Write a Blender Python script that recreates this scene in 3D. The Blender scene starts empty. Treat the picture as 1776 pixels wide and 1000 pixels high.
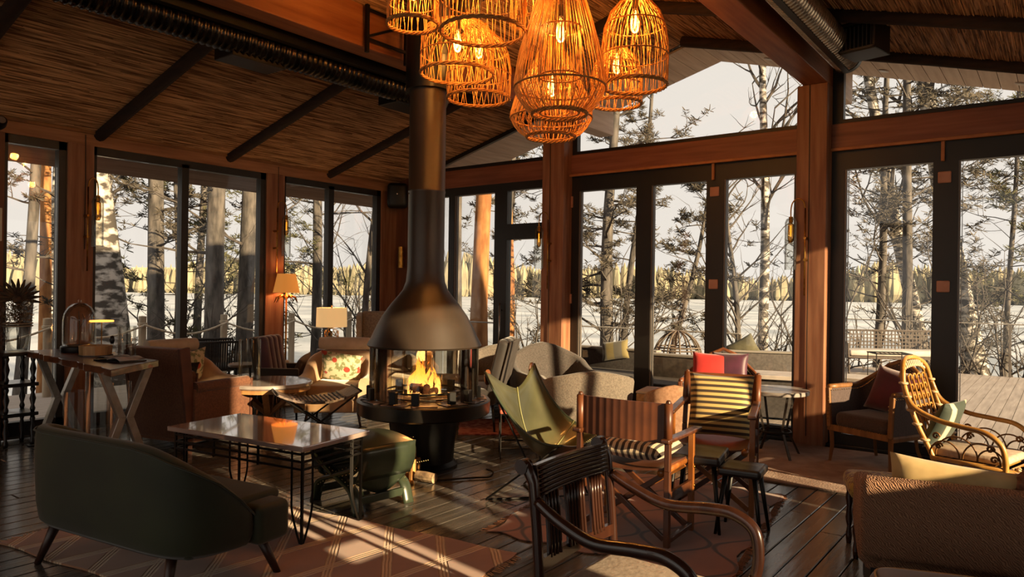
import bpy, bmesh, math, random
from mathutils import Vector, Matrix, Euler
SC = bpy.context.scene
COL = SC.collection
PI = math.pi
R_ = random.Random(7)
# ------------------------------------------------------------------ camera, sky, sun, exposure
cd = bpy.data.cameras.new('camera'); cam = bpy.data.objects.new('camera', cd); COL.objects.link(cam)
cd.sensor_width = 36.0; cd.lens = 36.0 * 1256.0 / 1776.0; cd.clip_end = 2000; cd.clip_start = .05
cam.matrix_world = Matrix.Translation((0, 0, 1.55)) @ Matrix.Rotation(math.radians(37.3), 4, 'Z') @ Matrix.Rotation(PI/2, 4, 'X') @ Matrix.Rotation(0.0140, 4, 'Z')
SC.camera = cam
wd = bpy.data.worlds.new('sky'); SC.world = wd; wd.use_nodes = True
bg = wd.node_tree.nodes['Background']; bg.inputs['Color'].default_value = (.90, .83, .74, 1); bg.inputs['Strength'].default_value = .90
sl = bpy.data.lights.new('sun', 'SUN'); sun = bpy.data.objects.new('sun', sl); COL.objects.link(sun)
sl.energy = 13.0; sl.color = (1.0, .74, .42); sl.angle = math.radians(.8)
SUN_TAN = .27
sun.rotation_euler = Vector((1.0, -.14, SUN_TAN)).to_track_quat('Z', 'Y').to_euler()
sun.location = (6, 3, 6)
SC.view_settings.view_transform = 'Standard'; SC.view_settings.look = 'None'
SC.view_settings.exposure = 0.14; SC.view_settings.gamma = 1.0; SC.view_settings.use_curve_mapping = False
SC.cycles.max_bounces = 8; SC.cycles.diffuse_bounces = 4; SC.cycles.glossy_bounces = 4
SC.cycles.transparent_max_bounces = 24; SC.cycles.transmission_bounces = 6
SC.cycles.sample_clamp_indirect = 6.0; SC.cycles.use_denoising = True
SC.cycles.caustics_reflective = False; SC.cycles.caustics_refractive = False

# ------------------------------------------------------------------ materials
def lin(h):
    h = h.lstrip('#'); c = [int(h[i:i+2], 16)/255 for i in (0, 2, 4)]
    return tuple((x/12.92 if x <= .04045 else ((x+.055)/1.055)**2.4) for x in c) + (1,)
MC = {}
def mat(name, c1, c2=None, rough=.6, metal=0., scale=8., stretch=(1, 1, 1), bump=0., bscale=None, detail=3., spec=.5, sheen=0., coat=0., emit=None, es=0., ramp=(.35, .65), kind='noise', coord='Object', rot=(0, 0, 0)):
    if name in MC: return MC[name]
    m = bpy.data.materials.new(name); m.use_nodes = True; MC[name] = m
    nt = m.node_tree; N = nt.nodes; L = nt.links; b = N['Principled BSDF']
    b.inputs['Roughness'].default_value = rough; b.inputs['Metallic'].default_value = metal
    b.inputs['Specular IOR Level'].default_value = spec
    b.inputs['Sheen Weight'].default_value = sheen; b.inputs['Coat Weight'].default_value = coat
    b.inputs['Base Color'].default_value = lin(c1)
    if emit: b.inputs['Emission Color'].default_value = lin(emit); b.inputs['Emission Strength'].default_value = es
    if c2 or bump:
        tc = N.new('ShaderNodeTexCoord'); mp = N.new('ShaderNodeMapping')
        mp.inputs['Scale'].default_value = stretch; mp.inputs['Rotation'].default_value = rot
        L.new(tc.outputs[coord], mp.inputs['Vector'])
        if kind == 'wave':
            t = N.new('ShaderNodeTexWave'); t.inputs['Scale'].default_value = scale; t.inputs['Distortion'].default_value = detail
            t.inputs['Detail'].default_value = 2
        elif kind == 'voronoi':
            t = N.new('ShaderNodeTexVoronoi'); t.inputs['Scale'].default_value = scale
        elif kind == 'brick':
            t = N.new('ShaderNodeTexChecker'); t.inputs['Scale'].default_value = scale
        else:
            t = N.new('ShaderNodeTexNoise'); t.inputs['Scale'].default_value = scale; t.inputs['Detail'].default_value = detail
        L.new(mp.outputs['Vector'], t.inputs['Vector'])
        out = t.outputs[0] if kind != 'brick' else t.outputs[1]
    if c2:
        r = N.new('ShaderNodeValToRGB'); r.color_ramp.elements[0].position = ramp[0]; r.color_ramp.elements[1].position = ramp[1]
        r.color_ramp.elements[0].color = lin(c1); r.color_ramp.elements[1].color = lin(c2)
        L.new(out, r.inputs['Fac']); L.new(r.outputs['Color'], b.inputs['Base Color'])
    if bump:
        bp = N.new('ShaderNodeBump'); bp.inputs['Strength'].default_value = bump; bp.inputs['Distance'].default_value = .01
        if bscale:
            t2 = N.new('ShaderNodeTexNoise'); t2.inputs['Scale'].default_value = bscale; t2.inputs['Detail'].default_value = 3
            L.new(mp.outputs['Vector'], t2.inputs['Vector']); L.new(t2.outputs[0], bp.inputs['Height'])
        else: L.new(out, bp.inputs['Height'])
        L.new(bp.outputs['Normal'], b.inputs['Normal'])
    return m
def glassmat(name, tint='#ffffff', refl=1.0, lo=.04):
    if name in MC: return MC[name]
    m = bpy.data.materials.new(name); m.use_nodes = True; MC[name] = m
    nt = m.node_tree; N = nt.nodes; L = nt.links; N.clear()
    o = N.new('ShaderNodeOutputMaterial'); t = N.new('ShaderNodeBsdfTransparent'); g = N.new('ShaderNodeBsdfGlossy'); mx = N.new('ShaderNodeMixShader')
    t.inputs['Color'].default_value = lin(tint); g.inputs['Roughness'].default_value = .02
    lw = N.new('ShaderNodeFresnel'); lw.inputs['IOR'].default_value = 1.45
    mt = N.new('ShaderNodeMath'); mt.operation = 'MULTIPLY_ADD'; mt.inputs[1].default_value = refl; mt.inputs[2].default_value = lo; mt.use_clamp = True
    L.new(lw.outputs[0], mt.inputs[0]); L.new(mt.outputs[0], mx.inputs[0]); L.new(t.outputs[0], mx.inputs[1]); L.new(g.outputs[0], mx.inputs[2]); L.new(mx.outputs[0], o.inputs[0])
    return m
def stripes(name, cs, axis=0, scale=30., rough=.8, width=.5):
    if name in MC: return MC[name]
    m = mat(name, cs[0], rough=rough, sheen=.2); nt = m.node_tree; N = nt.nodes; L = nt.links; b = N['Principled BSDF']
    tc = N.new('ShaderNodeTexCoord'); sp = N.new('ShaderNodeSeparateXYZ'); L.new(tc.outputs['Object'], sp.inputs[0])
    a = N.new('ShaderNodeMath'); a.operation = 'MULTIPLY'; a.inputs[1].default_value = scale; L.new(sp.outputs[axis], a.inputs[0])
    s = N.new('ShaderNodeMath'); s.operation = 'SINE'; L.new(a.outputs[0], s.inputs[0])
    r = N.new('ShaderNodeValToRGB'); r.color_ramp.elements[0].position = .45; r.color_ramp.elements[1].position = .6
    h = N.new('ShaderNodeMath'); h.operation = 'MULTIPLY_ADD'; h.inputs[1].default_value = .5; h.inputs[2].default_value = width; L.new(s.outputs[0], h.inputs[0])
    r.color_ramp.elements[0].color = lin(cs[0]); r.color_ramp.elements[1].color = lin(cs[1])
    L.new(h.outputs[0], r.inputs[0]); L.new(r.outputs[0], b.inputs['Base Color'])
    return m
def wood(name, a, b, rough=.5, axis=0, scale=9., coat=0., bump=.12):
    st = [6, 6, 6]; st[axis] = .45
    return mat(name, a, b, rough=rough, scale=scale/3, stretch=st, detail=5, bump=bump, coat=coat, ramp=(.3, .7))
def emis(name, c, s):
    if name in MC: return MC[name]
    m = bpy.data.materials.new(name); m.use_nodes = True; MC[name] = m
    N = m.node_tree.nodes; N.clear(); e = N.new('ShaderNodeEmission'); o = N.new('ShaderNodeOutputMaterial')
    e.inputs[0].default_value = lin(c); e.inputs[1].default_value = s; m.node_tree.links.new(e.outputs[0], o.inputs[0])
    return m

# ------------------------------------------------------------------ geometry
def V(*a): return Vector(a)
def rotm(e): return e.to_3x3() if isinstance(e, Matrix) else Euler(e).to_matrix()
class G:
    def __init__(s): s.v = []; s.f = []
    def add(s, vs, fs):
        o = len(s.v); s.v += [tuple(p) for p in vs]; s.f += [tuple(i+o for i in q) for q in fs]; return s
    def box(s, c, sz, rot=None, taper=1.0):
        M = rotm(rot) if rot else Matrix.Identity(3); c = Vector(c); hx, hy, hz = [q/2 for q in sz]; vs = []
        for z in (-1, 1):
            k = taper if z > 0 else 1
            for x, y in ((-1, -1), (1, -1), (1, 1), (-1, 1)): vs.append(c + M @ Vector((x*hx*k, y*hy*k, z*hz)))
        return s.add(vs, [(3, 2, 1, 0), (4, 5, 6, 7), (0, 1, 5, 4), (1, 2, 6, 5), (2, 3, 7, 6), (3, 0, 4, 7)])
    def b2(s, a, b):   # box by opposite corners
        return s.box([(a[i]+b[i])/2 for i in range(3)], [abs(b[i]-a[i]) for i in range(3)])
    def bar(s, a, b, w, h=None, up=(0, 0, 1)):   # square bar between two points
        a = Vector(a); b = Vector(b); h = h or w; d = (b-a); ln = d.length; d.normalize(); u = Vector(up)
        if abs(d.dot(u)) > .97: u = Vector((0, 1, 0))
        x = d.cross(u).normalized(); y = x.cross(d).normalized(); vs = []
        for p in (a, b):
            for i, j in ((-1, -1), (1, -1), (1, 1), (-1, 1)): vs.append(p + x*i*w/2 + y*j*h/2)
        return s.add(vs, [(0, 1, 2, 3), (7, 6, 5, 4), (4, 5, 1, 0), (5, 6, 2, 1), (6, 7, 3, 2), (7, 4, 0, 3)])
    def tube(s, pts, r, n=8, closed=False, flat=1.0, up=None):
        P = [Vector(p) for p in pts]; m = len(P); rs = r if isinstance(r, (list, tuple)) else [r]*m
        T = []
        for i in range(m):
            a = P[(i-1) % m] if (closed or i) else P[0]; b = P[(i+1) % m] if (closed or i < m-1) else P[-1]
            t = (b-a); T.append(t.normalized() if t.length > 1e-9 else Vector((0, 0, 1)))
        u = Vector(up) if up else (Vector((0, 0, 1)) if abs(T[0].z) < .9 else Vector((0, 1, 0)))
        X = (u - T[0]*u.dot(T[0])).normalized(); vs = []
        for i in range(m):
            X = (X - T[i]*X.dot(T[i]));
            X = X.normalized() if X.length > 1e-6 else T[i].orthogonal().normalized()
            Y = T[i].cross(X)
            for k in range(n):
                a = 2*PI*k/n; vs.append(P[i] + X*math.cos(a)*rs[i] + Y*math.sin(a)*rs[i]*flat)
        fs = []
        for i in range(m if closed else m-1):
            j = (i+1) % m
            for k in range(n): l = (k+1) % n; fs.append((i*n+k, i*n+l, j*n+l, j*n+k))
        if not closed: fs += [tuple(range(n-1, -1, -1)), tuple((m-1)*n+k for k in range(n))]
        return s.add(vs, fs)
    def lathe(s, prof, n=24, c=(0, 0, 0), rot=None, arc=None):
        M = rotm(rot) if rot else Matrix.Identity(3); c = Vector(c); vs = []; m = len(prof)
        for r, z in prof:
            for k in range(n):
                a = 2*PI*k/n; vs.append(c + M @ Vector((r*math.cos(a), r*math.sin(a), z)))
        fs = []
        for i in range(m-1):
            for k in range(n): l = (k+1) % n; fs.append((i*n+k, i*n+l, (i+1)*n+l, (i+1)*n+k))
        if prof[0][0] > 1e-4 : fs.append(tuple(range(n-1, -1, -1)))
        if prof[-1][0] > 1e-4: fs.append(tuple((m-1)*n+k for k in range(n)))
        return s.add(vs, fs)
    def lathe_open(s, prof, n=24, c=(0, 0, 0)):   # ring shape, profile is closed loop
        m = len(prof); c = Vector(c); vs = [c+Vector((r*math.cos(2*PI*k/n), r*math.sin(2*PI*k/n), z)) for r, z in prof for k in range(n)]
        fs = [(i*n+k, i*n+(k+1) % n, ((i+1) % m)*n+(k+1) % n, ((i+1) % m)*n+k) for i in range(m) for k in range(n)]
        return s.add(vs, fs)
    def loft(s, rings, caps=True, closed=False):
        n = len(rings[0]); m = len(rings); vs = [p for r in rings for p in r]; fs = []
        for i in range(m if closed else m-1):
            j = (i+1) % m
            for k in range(n): l = (k+1) % n; fs.append((i*n+k, i*n+l, j*n+l, j*n+k))
        if caps and not closed: fs += [tuple(range(n-1, -1, -1)), tuple((m-1)*n+k for k in range(n))]
        return s.add(vs, fs)
    def sheet(s, fn, nu, nv, t):   # thick surface, fn(u,v) for u,v in 0..1
        P = [[Vector(fn(i/nu, j/nv)) for j in range(nv+1)] for i in range(nu+1)]; vs = []
        def nrm(i, j):
            a = P[min(i+1, nu)][j]-P[max(i-1, 0)][j]; b = P[i][min(j+1, nv)]-P[i][max(j-1, 0)]
            c = a.cross(b); return c.normalized() if c.length > 1e-9 else Vector((0, 0, 1))
        for sgn in (1, -1):
            for i in range(nu+1):
                for j in range(nv+1): vs.append(P[i][j]+nrm(i, j)*sgn*t/2)
        w = nv+1; o = (nu+1)*w; fs = []
        for i in range(nu):
            for j in range(nv):
                a, b, c, d = i*w+j, (i+1)*w+j, (i+1)*w+j+1, i*w+j+1
                fs += [(a, b, c, d), (o+d, o+c, o+b, o+a)]
        for i in range(nu): fs += [(o+i*w, o+(i+1)*w, (i+1)*w, i*w), (i*w+nv, (i+1)*w+nv, o+(i+1)*w+nv, o+i*w+nv)]
        for j in range(nv): fs += [(j, j+1, o+j+1, o+j), (o+nu*w+j, o+nu*w+j+1, nu*w+j+1, nu*w+j)]
        return s.add(vs, fs)
    def pillow(s, c, w, h, d, rot=None, n=12, e=.38):   # width X, height Z, thickness Y
        M = rotm(rot) if rot else Matrix.Identity(3); c = Vector(c); vs = []; W = n+1
        for sg in (-1, 1):
            for i in range(W):
                for j in range(W):
                    u = 2*i/n-1; v = 2*j/n-1; k = (max(0, 1-u*u)*max(0, 1-v*v))**e
                    pin = 1-.07*(1-abs(v)**2)*abs(u)**3; pin2 = 1-.07*(1-abs(u)**2)*abs(v)**3
                    vs.append(c + M @ Vector((u*w/2*pin, sg*(d/2*k+.004), v*h/2*pin2)))
        fs = []; o = W*W
        for i in range(n):
            for j in range(n):
                a, b, q, e2 = i*W+j, (i+1)*W+j, (i+1)*W+j+1, i*W+j+1; fs += [(a, b, q, e2), (o+e2, o+q, o+b, o+a)]
        for i in range(n): fs += [(o+i*W, o+(i+1)*W, (i+1)*W, i*W), (i*W+n, (i+1)*W+n, o+(i+1)*W+n, o+i*W+n), (i, i+1, o+i+1, o+i), (o+n*W+i, o+n*W+i+1, n*W+i+1, n*W+i)]
        return s.add(vs, fs)
    def ell(s, c, r, n=10, m=7, rot=None, e=1.0):
        M = rotm(rot) if rot else Matrix.Identity(3); c = Vector(c); rings = []
        P = lambda x: math.copysign(abs(x)**e, x)
        for i in range(1, m):
            a = PI*i/m-PI/2
            rings.append([c+M @ Vector((r[0]*P(math.cos(a))*P(math.cos(2*PI*k/n)), r[1]*P(math.cos(a))*P(math.sin(2*PI*k/n)), r[2]*P(math.sin(a)))) for k in range(n)])
        return s.loft(rings)
def tag(o, label=None, cat=None, group=None, kind=None):
    if label: o['label'] = label
    if cat: o['category'] = cat
    if group: o['group'] = group
    if kind: o['kind'] = kind
    return o
def part(name, g, m, parent=None, smooth=False, bev=0, sub=0, label=None, kind=None, seg=2, auto=None):
    if isinstance(g, G):
        me = bpy.data.meshes.new(name); me.from_pydata(g.v, [], g.f); me.update()
        if len(g.f) < 30000:
            bm = bmesh.new(); bm.from_mesh(me); bmesh.ops.recalc_face_normals(bm, faces=bm.faces); bm.to_mesh(me); bm.free()
        if m: me.materials.append(m)
        if smooth: me.polygons.foreach_set('use_smooth', [True]*len(me.polygons))
    else: me = g
    o = bpy.data.objects.new(name, me); COL.objects.link(o)
    if bev:
        b = o.modifiers.new('b', 'BEVEL'); b.width = bev; b.segments = seg; b.limit_method = 'ANGLE'; b.angle_limit = .6
    if sub:
        q = o.modifiers.new('s', 'SUBSURF'); q.levels = sub; q.render_levels = sub
    if smooth and auto:
        try:
            me.set_sharp_from_angle(angle=auto)
        except Exception: pass
    if parent: o.parent = parent
    if label: o['label'] = label
    if kind: o['kind'] = kind
    return o
def thing(name, label, cat, loc=(0, 0, 0), rz=0., group=None):
    o = bpy.data.objects.new(name, None); COL.objects.link(o); o.empty_display_size = .1
    o.location = loc; o.rotation_euler = (0, 0, math.radians(rz)); return tag(o, label, cat, group)
def solo(name, label, cat, g, m, loc=(0, 0, 0), rz=0., group=None, **k):
    o = part(name, g, m, **k); o.location = loc; o.rotation_euler = (0, 0, math.radians(rz)); return tag(o, label, cat, group)
def struct(name, g, m, parent=None, **k):
    o = part(name, g, m, parent, **k)
    if not parent: o['kind'] = 'structure'
    return o
def copytree(o, parent=None):
    c = o.copy(); COL.objects.link(c)
    if parent: c.parent = parent
    for ch in o.children: copytree(ch, c)
    return c
def bez(ps, n=12):   # Catmull-Rom through points
    P = [Vector(p) for p in ps]; P = [P[0]*2-P[1]]+P+[P[-1]*2-P[-2]]; out = []
    for i in range(1, len(P)-2):
        a, b, c, d = P[i-1:i+3]
        for k in range(n):
            t = k/n; out.append(.5*((2*b)+(c-a)*t+(2*a-5*b+4*c-d)*t*t+(3*b-a-3*c+d)*t**3))
    out.append(P[-2]); return out
def sm(a, b, x): x = min(1, max(0, (x-a)/(b-a))); return x*x*(3-2*x)
def upath(w, yf, yb, n=14, e=.55):   # from left front, around the back, to right front
    out = [V(-w/2, yf+(yc)*1.0, 0) for yc in (0,)]
    ym = yb*.35
    for k in range(1, 4): out.append(V(-w/2, yf+(ym-yf)*k/4, 0))
    for k in range(n+1):
        a = PI+PI*k/n; c = math.cos(a); s_ = math.sin(a)
        out.append(V(w/2*math.copysign(abs(c)**e, c), ym+(yb-ym)*abs(s_)**e, 0))
    for k in range(3, 0, -1): out.append(V(w/2, yf+(ym-yf)*k/4, 0))
    out.append(V(w/2, yf, 0)); return out
def shell(path, hf, z0, th, lean=0., zf=None):
    """upholstered wall following a plan path; hf(u) top height; th thickness"""
    m = len(path); L = [0]
    for i in range(1, m): L.append(L[-1]+(path[i]-path[i-1]).length)
    rings = []
    for i in range(m):
        t = (path[min(i+1, m-1)]-path[max(i-1, 0)]).normalized(); nr = V(t.y, -t.x, 0)
        u = L[i]/L[-1]; h = hf(u); p = path[i]; b = z0 if zf is None else zf(u); T = th/2
        o = lambda off, z: p+nr*(off+lean*(z-b))+V(0, 0, z)
        rings.append([o(T, b), o(T, b+(h-b)*.5), o(T, h-T*.9), o(T*.72, h-T*.25), o(0, h), o(-T*.72, h-T*.25), o(-T, h-T*.9), o(-T, b+(h-b)*.5), o(-T, b)])
    return rings
def leg(g, a, b, r0, r1, n=8): return g.tube([a, b], [r0, r1], n)
RIGHT_SUN_POSTS = [(-1.4, -1.1), (.9, 2.05), (2.5, 2.85), (3.25, 3.35), (4.02, 4.12), (4.85, 4.95), (5.30, 5.38), (6.5, 6.6), (7.3, 7.86)]  # unseen posts, spaced to trim the sun patches indoors
# solid panels added to the unseen right wall to shape the sun patches: (y0, y1, height)
RIGHT_SUN_PANELS = [(-3, 2.05, 2.45), (2.05, 2.5, .95), (2.5, 3.93, 1.15), (4.0, 4.22, 1.5), (4.30, 5.14, 1.5), (5.20, 5.62, 1.5), (6.35, 7.86, 1.2), (5.62, 6.35, .55)]
PENDANTS = [
 ('round rattan pendant, the small cylinder at the upper left of the cluster', (-3.595, 3.547, 3.363), 'bell', 0.175, 0.42, 26, 0.35, None),
 ('large rattan bell pendant at the top left of the cluster', (-3.144, 3.765, 3.283), 'bell', 0.287, 0.62, 40, 0.3, None),
 ('rattan bell pendant under the large top left one', (-3.749, 4.184, 3.203), 'bell', 0.281, 0.42, 34, 0.4, None),
 ('rattan dome pendant lowest on the left side', (-4.003, 4.745, 3.173), 'dome', 0.272, 0.6, 34, 0.45, None),
 ('big teardrop rattan pendant in the middle of the cluster', (-2.727, 4.083, 2.912), 'tear', 0.308, 0.95, 62, 0.12, (0.185, 0.176)),
 ('teardrop rattan pendant hanging lowest, under the big one', (-3.167, 4.627, 2.869), 'tear', 0.314, 0.62, 50, 0.12, (0.187, 0.143)),
 ('tall rattan dome pendant at the right of the cluster', (-2.517, 4.745, 3.048), 'dome', 0.241, 0.66, 40, 0.3, None),
 ('small rattan dome pendant behind the right one', (-2.941, 5.240, 3.078), 'dome', 0.208, 0.47, 30, 0.35, None),
 ('rattan pendant glimpsed at the top behind the middle one', (-3.696, 5.104, 3.860), 'dome', 0.201, 0.45, 26, 0.5, None),
]
# ================================================================== SETTING
XL, XR, YB, YF = -8.2, 1.26, 7.86, -3.0      # left wall, right wall, back wall, wall behind the camera
XC = -3.47
zc = lambda x: 4.45-.275*abs(x-XC)
M_post = wood('glulam_post', '#7a4a31', '#a57657', .55, 2)
M_beamx = wood('glulam_beam_cross', '#77432e', '#9c6248', .5, 0)
M_beamy = wood('glulam_beam_long', '#7d431f', '#a4683c', .55, 1)
M_beaml = wood('glulam_header_long', '#8a5c3e', '#b68560', .55, 1)
M_frame = mat('dark_window_frame', '#17130f', '#1f1b17', rough=.45, scale=3)
M_glass = glassmat('window_glass', '#ffffff', .8, .0)
M_soffit = wood('pale_pine_board', '#b9a392', '#d6c4b4', .7, 1, bump=.05)
M_log = mat('dark_log', '#20120b', '#352014', rough=.8, scale=6, stretch=(1, 4, 4), bump=.5)
M_reed = mat('reed_matting', '#6e4628', '#e2b488', rough=.85, scale=3.0, stretch=(34, .8, 34), detail=8, bump=1., ramp=(.36, .64))
M_reed2 = mat('loose_reed', '#6b4528', '#dcae80', rough=.85, scale=5, stretch=(14, .4, 14), detail=3, ramp=(.4, .6))
M_plank = mat('dark_stained_floorboard', '#38342f', '#68625c', rough=.2, scale=2.2, stretch=(9, .8, 1), detail=7, bump=.22, ramp=(.25, .75))
M_plank.node_tree.nodes['Principled BSDF'].inputs['Specular IOR Level'].default_value = .7
M_deck = wood('weathered_deck_board', '#8b8077', '#ab9f95', .8, 1, bump=.2)
M_black = mat('black_metal', '#0d0c0b', '#141210', rough=.42, metal=.3, scale=5)
M_blackm = mat('matt_black_steel', '#16120f', rough=.5, metal=.5)
M_brass = mat('brushed_brass', '#b98a45', '#8f6228', rough=.35, metal=1., scale=20)
M_wall = wood('brown_wall_board', '#5d3620', '#7d4c2d', .6, 2)

# floor: a subfloor and boards running along Y
fl = struct('floor', G().b2((XL-.1, YF-.1, -.2), (XR+.1, YB+.1, -.026)), mat('floor_gap', '#060504', rough=.9))
bw = .142; x = XL; i = 0; bm_cache = {}
while x < XR:
    w = min(bw, XR-x); y = .2 - (i*1.37 % 2.4)
    if x > -2: y = 1.0 - (i*1.37 % 2.4)
    while y < YB:
        ln = 3.15; y2 = min(y+ln, YB)
        if y2 - y > .05:
            dz = R_.uniform(-.0012, .0012)
            o = part('floorboard', G().b2((0, 0, -.025), (w-.007, y2-y-.006, 0)), M_plank, fl, bev=.004, seg=1); o.location = (x, y, dz)
        y = y2
    x += bw; i += 1
struct('trim_1', G().b2((XL, YF, -.03), (XR, 0.0, 0.0)), M_plank)   # boards behind the camera, never in view

# ceiling: two reed covered slopes
def slope(x0, x1, y0, y1, t=.14, dz=0):
    vs = [];
    for y in (y0, y1):
        for xx in (x0, x1): vs += [(xx, y, zc(xx)+dz), (xx, y, zc(xx)+dz+t)]
    return G().add(vs, [(0, 2, 3, 1), (4, 5, 7, 6), (0, 1, 5, 4), (2, 6, 7, 3), (0, 4, 6, 2), (1, 3, 7, 5)])
c1 = struct('ceiling', slope(XL-.15, XC, YF-.1, YB+.02), M_reed)
c2 = struct('ceiling', slope(XC, XR+.15, YF-.1, YB+.02), M_reed)
g = G()
for k in range(9000):
    left = R_.random() < .66
    xx = R_.uniform(XL, XC-.03) if left else R_.uniform(XC+.03, .8)
    yy = R_.uniform(1.6, YB-.3); ln = R_.uniform(.25, 1.3); r = R_.uniform(.0035, .008); y2 = min(yy+ln, YB-.01)
    z = zc(xx)-.002; dx = R_.uniform(-.012, .012)
    a = [(xx-r, yy, z), (xx+r, yy, z), (xx, yy, z-r*1.3)]; b = [(xx-r+dx, y2, z), (xx+r+dx, y2, z), (xx+dx, y2, z-r*1.3)]
    g.add(a+b, [(0, 1, 4, 3), (1, 2, 5, 4), (2, 0, 3, 5), (0, 2, 1), (3, 4, 5)])
part('loose_reeds', g, M_reed2, c1, kind='stuff')
# hanging ragged reed ends at the back wall
# dark logs across the slopes
for yy in (.42, 2.05, 3.47, 4.99, 6.52):
    struct('trim_2', G().tube([(XL-.02, yy, zc(XL)-.035), (-6, yy+.01, zc(-6)-.03), (XC+.02, yy, zc(XC)-.06)], .062, 10), M_log, smooth=True)
for yy in (.42, 2.05, 3.47, 4.99, 6.45, 7.72):
    struct('trim_3', G().tube([(XC-.02, yy, zc(XC)-.06), (-1, yy+.01, zc(-1)-.03), (XR, yy, zc(XR)-.035)], .062, 10), M_log, smooth=True)
# long glulam beams, running out under the roof overhang
for x0, x1 in ((-5.16, -4.93), (-2.14, -1.90)):
    struct('trim_4', G().b2((x0, YF, 3.66), (x1, YB+.06, zc((x0+x1)/2)+.01)), M_beamy, bev=.008)
    struct('trim_5', G().b2((x0, YB+.06, 3.66), (x1, 8.72, zc((x0+x1)/2)-.0)), M_soffit, bev=.008)
# back wall
PB = struct('wall_back', G().b2((XL-.12, YB, 2.998), (-5.38, YB+.14, 3.255)).b2((-5.04, YB-.03, 2.998), (-2.195, YB+.14, 3.265)).b2((-1.90, YB-.03, 2.998), (XR+.1, YB+.14, 3.265)), M_beamx, bev=.006)
for x0, x1, z1 in ((-5.37, -5.04, 3.95), (-2.195, -1.90, 3.66)):
    p = struct('wall_back', G().b2((x0, YB-.20, 0), (x1, YB+.14, z1)), M_post, bev=.008)
    part('cable', G().tube([(x0+.13, YB-.207, 0.1), (x0+.13, YB-.207, 2.4), (x0+.125, YB-.207, z1)], .004, 5), M_black, p)
struct('wall_back', G().b2((XL-.12, YB-.06, 0), (-7.92, YB+.14, 3.2)), M_wall)
struct('trim_6', G().b2((-7.92, YB-.03, 0), (-7.84, YB+.10, 3.0)).b2((-7.72, YB-.03, 0), (-7.6, YB+.10, 3.0)), M_post)
for x0, x1 in ((-5.04, -2.195), (-1.90, XR)):   # light strip under the header and black strip on it
    struct('trim_7', G().b2((x0, YB-.07, 2.985), (x1, YB-.031, 3.015)), mat('honey_trim', '#a5683a', '#b97a48', rough=.5), bev=.004)
struct('trim_8', G().b2((XL, YB+.00, 3.256), (-5.37, YB+.06, 3.30)).b2((-5.04, YB, 3.266), (-2.195, YB+.06, 3.31)).b2((-1.90, YB, 3.266), (XR, YB+.06, 3.31)), M_frame)
# windows under the header: (x panes)
def window(n, panes, z0, z1, y=YB, out=(0, 0), hinges=(), fr=.0, name='window_'):
    x0, x1 = out; g = G(); xs = sorted(panes); yb = y+.10; yf = y+.0
    cur = x0
    for a, b in xs: g.b2((cur, yf, .02), (a, yb, 2.998)); cur = b
    g.b2((cur, yf, .02), (x1, yb, 2.998))
    for a, b in xs: g.b2((a, yf, z1), (b, yb, 2.998)); g.b2((a, yf, .02), (b, yb, z0))
    w = struct(name+str(n), g, M_frame)
    for a, b in xs:
        part('pane', G().b2((a-.01, y+.045, z0-.01), (b+.01, y+.053, z1+.01)), M_glass, w)
        part('bead', G().b2((a, y+.008, z0), (a+.018, y+.05, z1)), mat('grey_bead', '#6f6a66', rough=.4), w)
        part('bead', G().b2((a+.03, y+.02, z0), (a+.034, y+.05, z1)), mat('grey_bead', '#6f6a66'), w)
    return w
window(1, [(-7.84, -7.72)], .12, 2.86, out=(-7.84, -7.72))
w2 = window(2, [(-7.50, -7.17), (-7.06, -6.31)], .12, 2.88, out=(-7.6, -6.31))
# door with a transom
g = G().b2((-6.31, YB, .02), (-6.09, YB+.1, 2.998)).b2((-5.45, YB, .02), (-5.37, YB+.1, 2.998)).b2((-6.09, YB, 2.89), (-5.45, YB+.1, 2.998)).b2((-6.09, YB-.01, 2.22), (-5.45, YB+.1, 2.43)).b2((-6.09, YB, .02), (-5.45, YB+.1, .2))
d1 = struct('door_1', g, M_frame)
part('pane', G().b2((-6.1, YB+.045, .2), (-5.44, YB+.053, 2.22)), M_glass, d1); part('pane', G().b2((-6.1, YB+.045, 2.43), (-5.44, YB+.053, 2.89)), M_glass, d1)
part('door_handle', G().tube([(-6.16, YB-.05, .55), (-6.16, YB-.05, 1.35)], .014, 8).tube([(-6.16, YB-.05, .65), (-6.16, YB, .65)], .01, 6).tube([(-6.16, YB-.05, 1.25), (-6.16, YB, 1.25)], .01, 6), mat('steel', '#b5b0aa', rough=.25, metal=1), d1, smooth=True)
d2 = window(2, [(-4.93, -4.12), (-3.92, -3.235), (-3.03, -2.27)], .13, 2.80, out=(-5.04, -2.195), name='door_')
d3 = window(3, [(-1.775, -.995), (-.79, -.03), (.17, .95)], .13, 2.80, out=(-1.90, XR), name='door_')
M_pad = mat('pinkish_door_contact', '#c08f78', '#b5826a', rough=.5)
for d, x in ((d2, -3.135), (d3, -.90)):
    for z in (2.67, 1.63) if d is d2 else (2.65, 1.625):
        part('hinge_cover', G().b2((x-.055, YB-.02, z-.055), (x+.055, YB, z+.055)), M_pad, d, bev=.012, smooth=False)
    part('latch_bar', G().b2((x-.03, YB-.035, 2.80), (x+.0, YB-.0, 3.0)), mat('honey_trim', '#a5683a'), d, bev=.004)
part('hinge_cover', G().b2((-5.045, YB-.02, 2.60), (-5.02, YB, 2.74)).b2((-5.045, YB-.02, 1.37), (-5.02, YB, 1.49)), M_pad, d2)
struct('baseboard_back', G().b2((XL, YB-.08, 0), (XR, YB+.12, .03)), M_frame, bev=.005)
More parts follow.
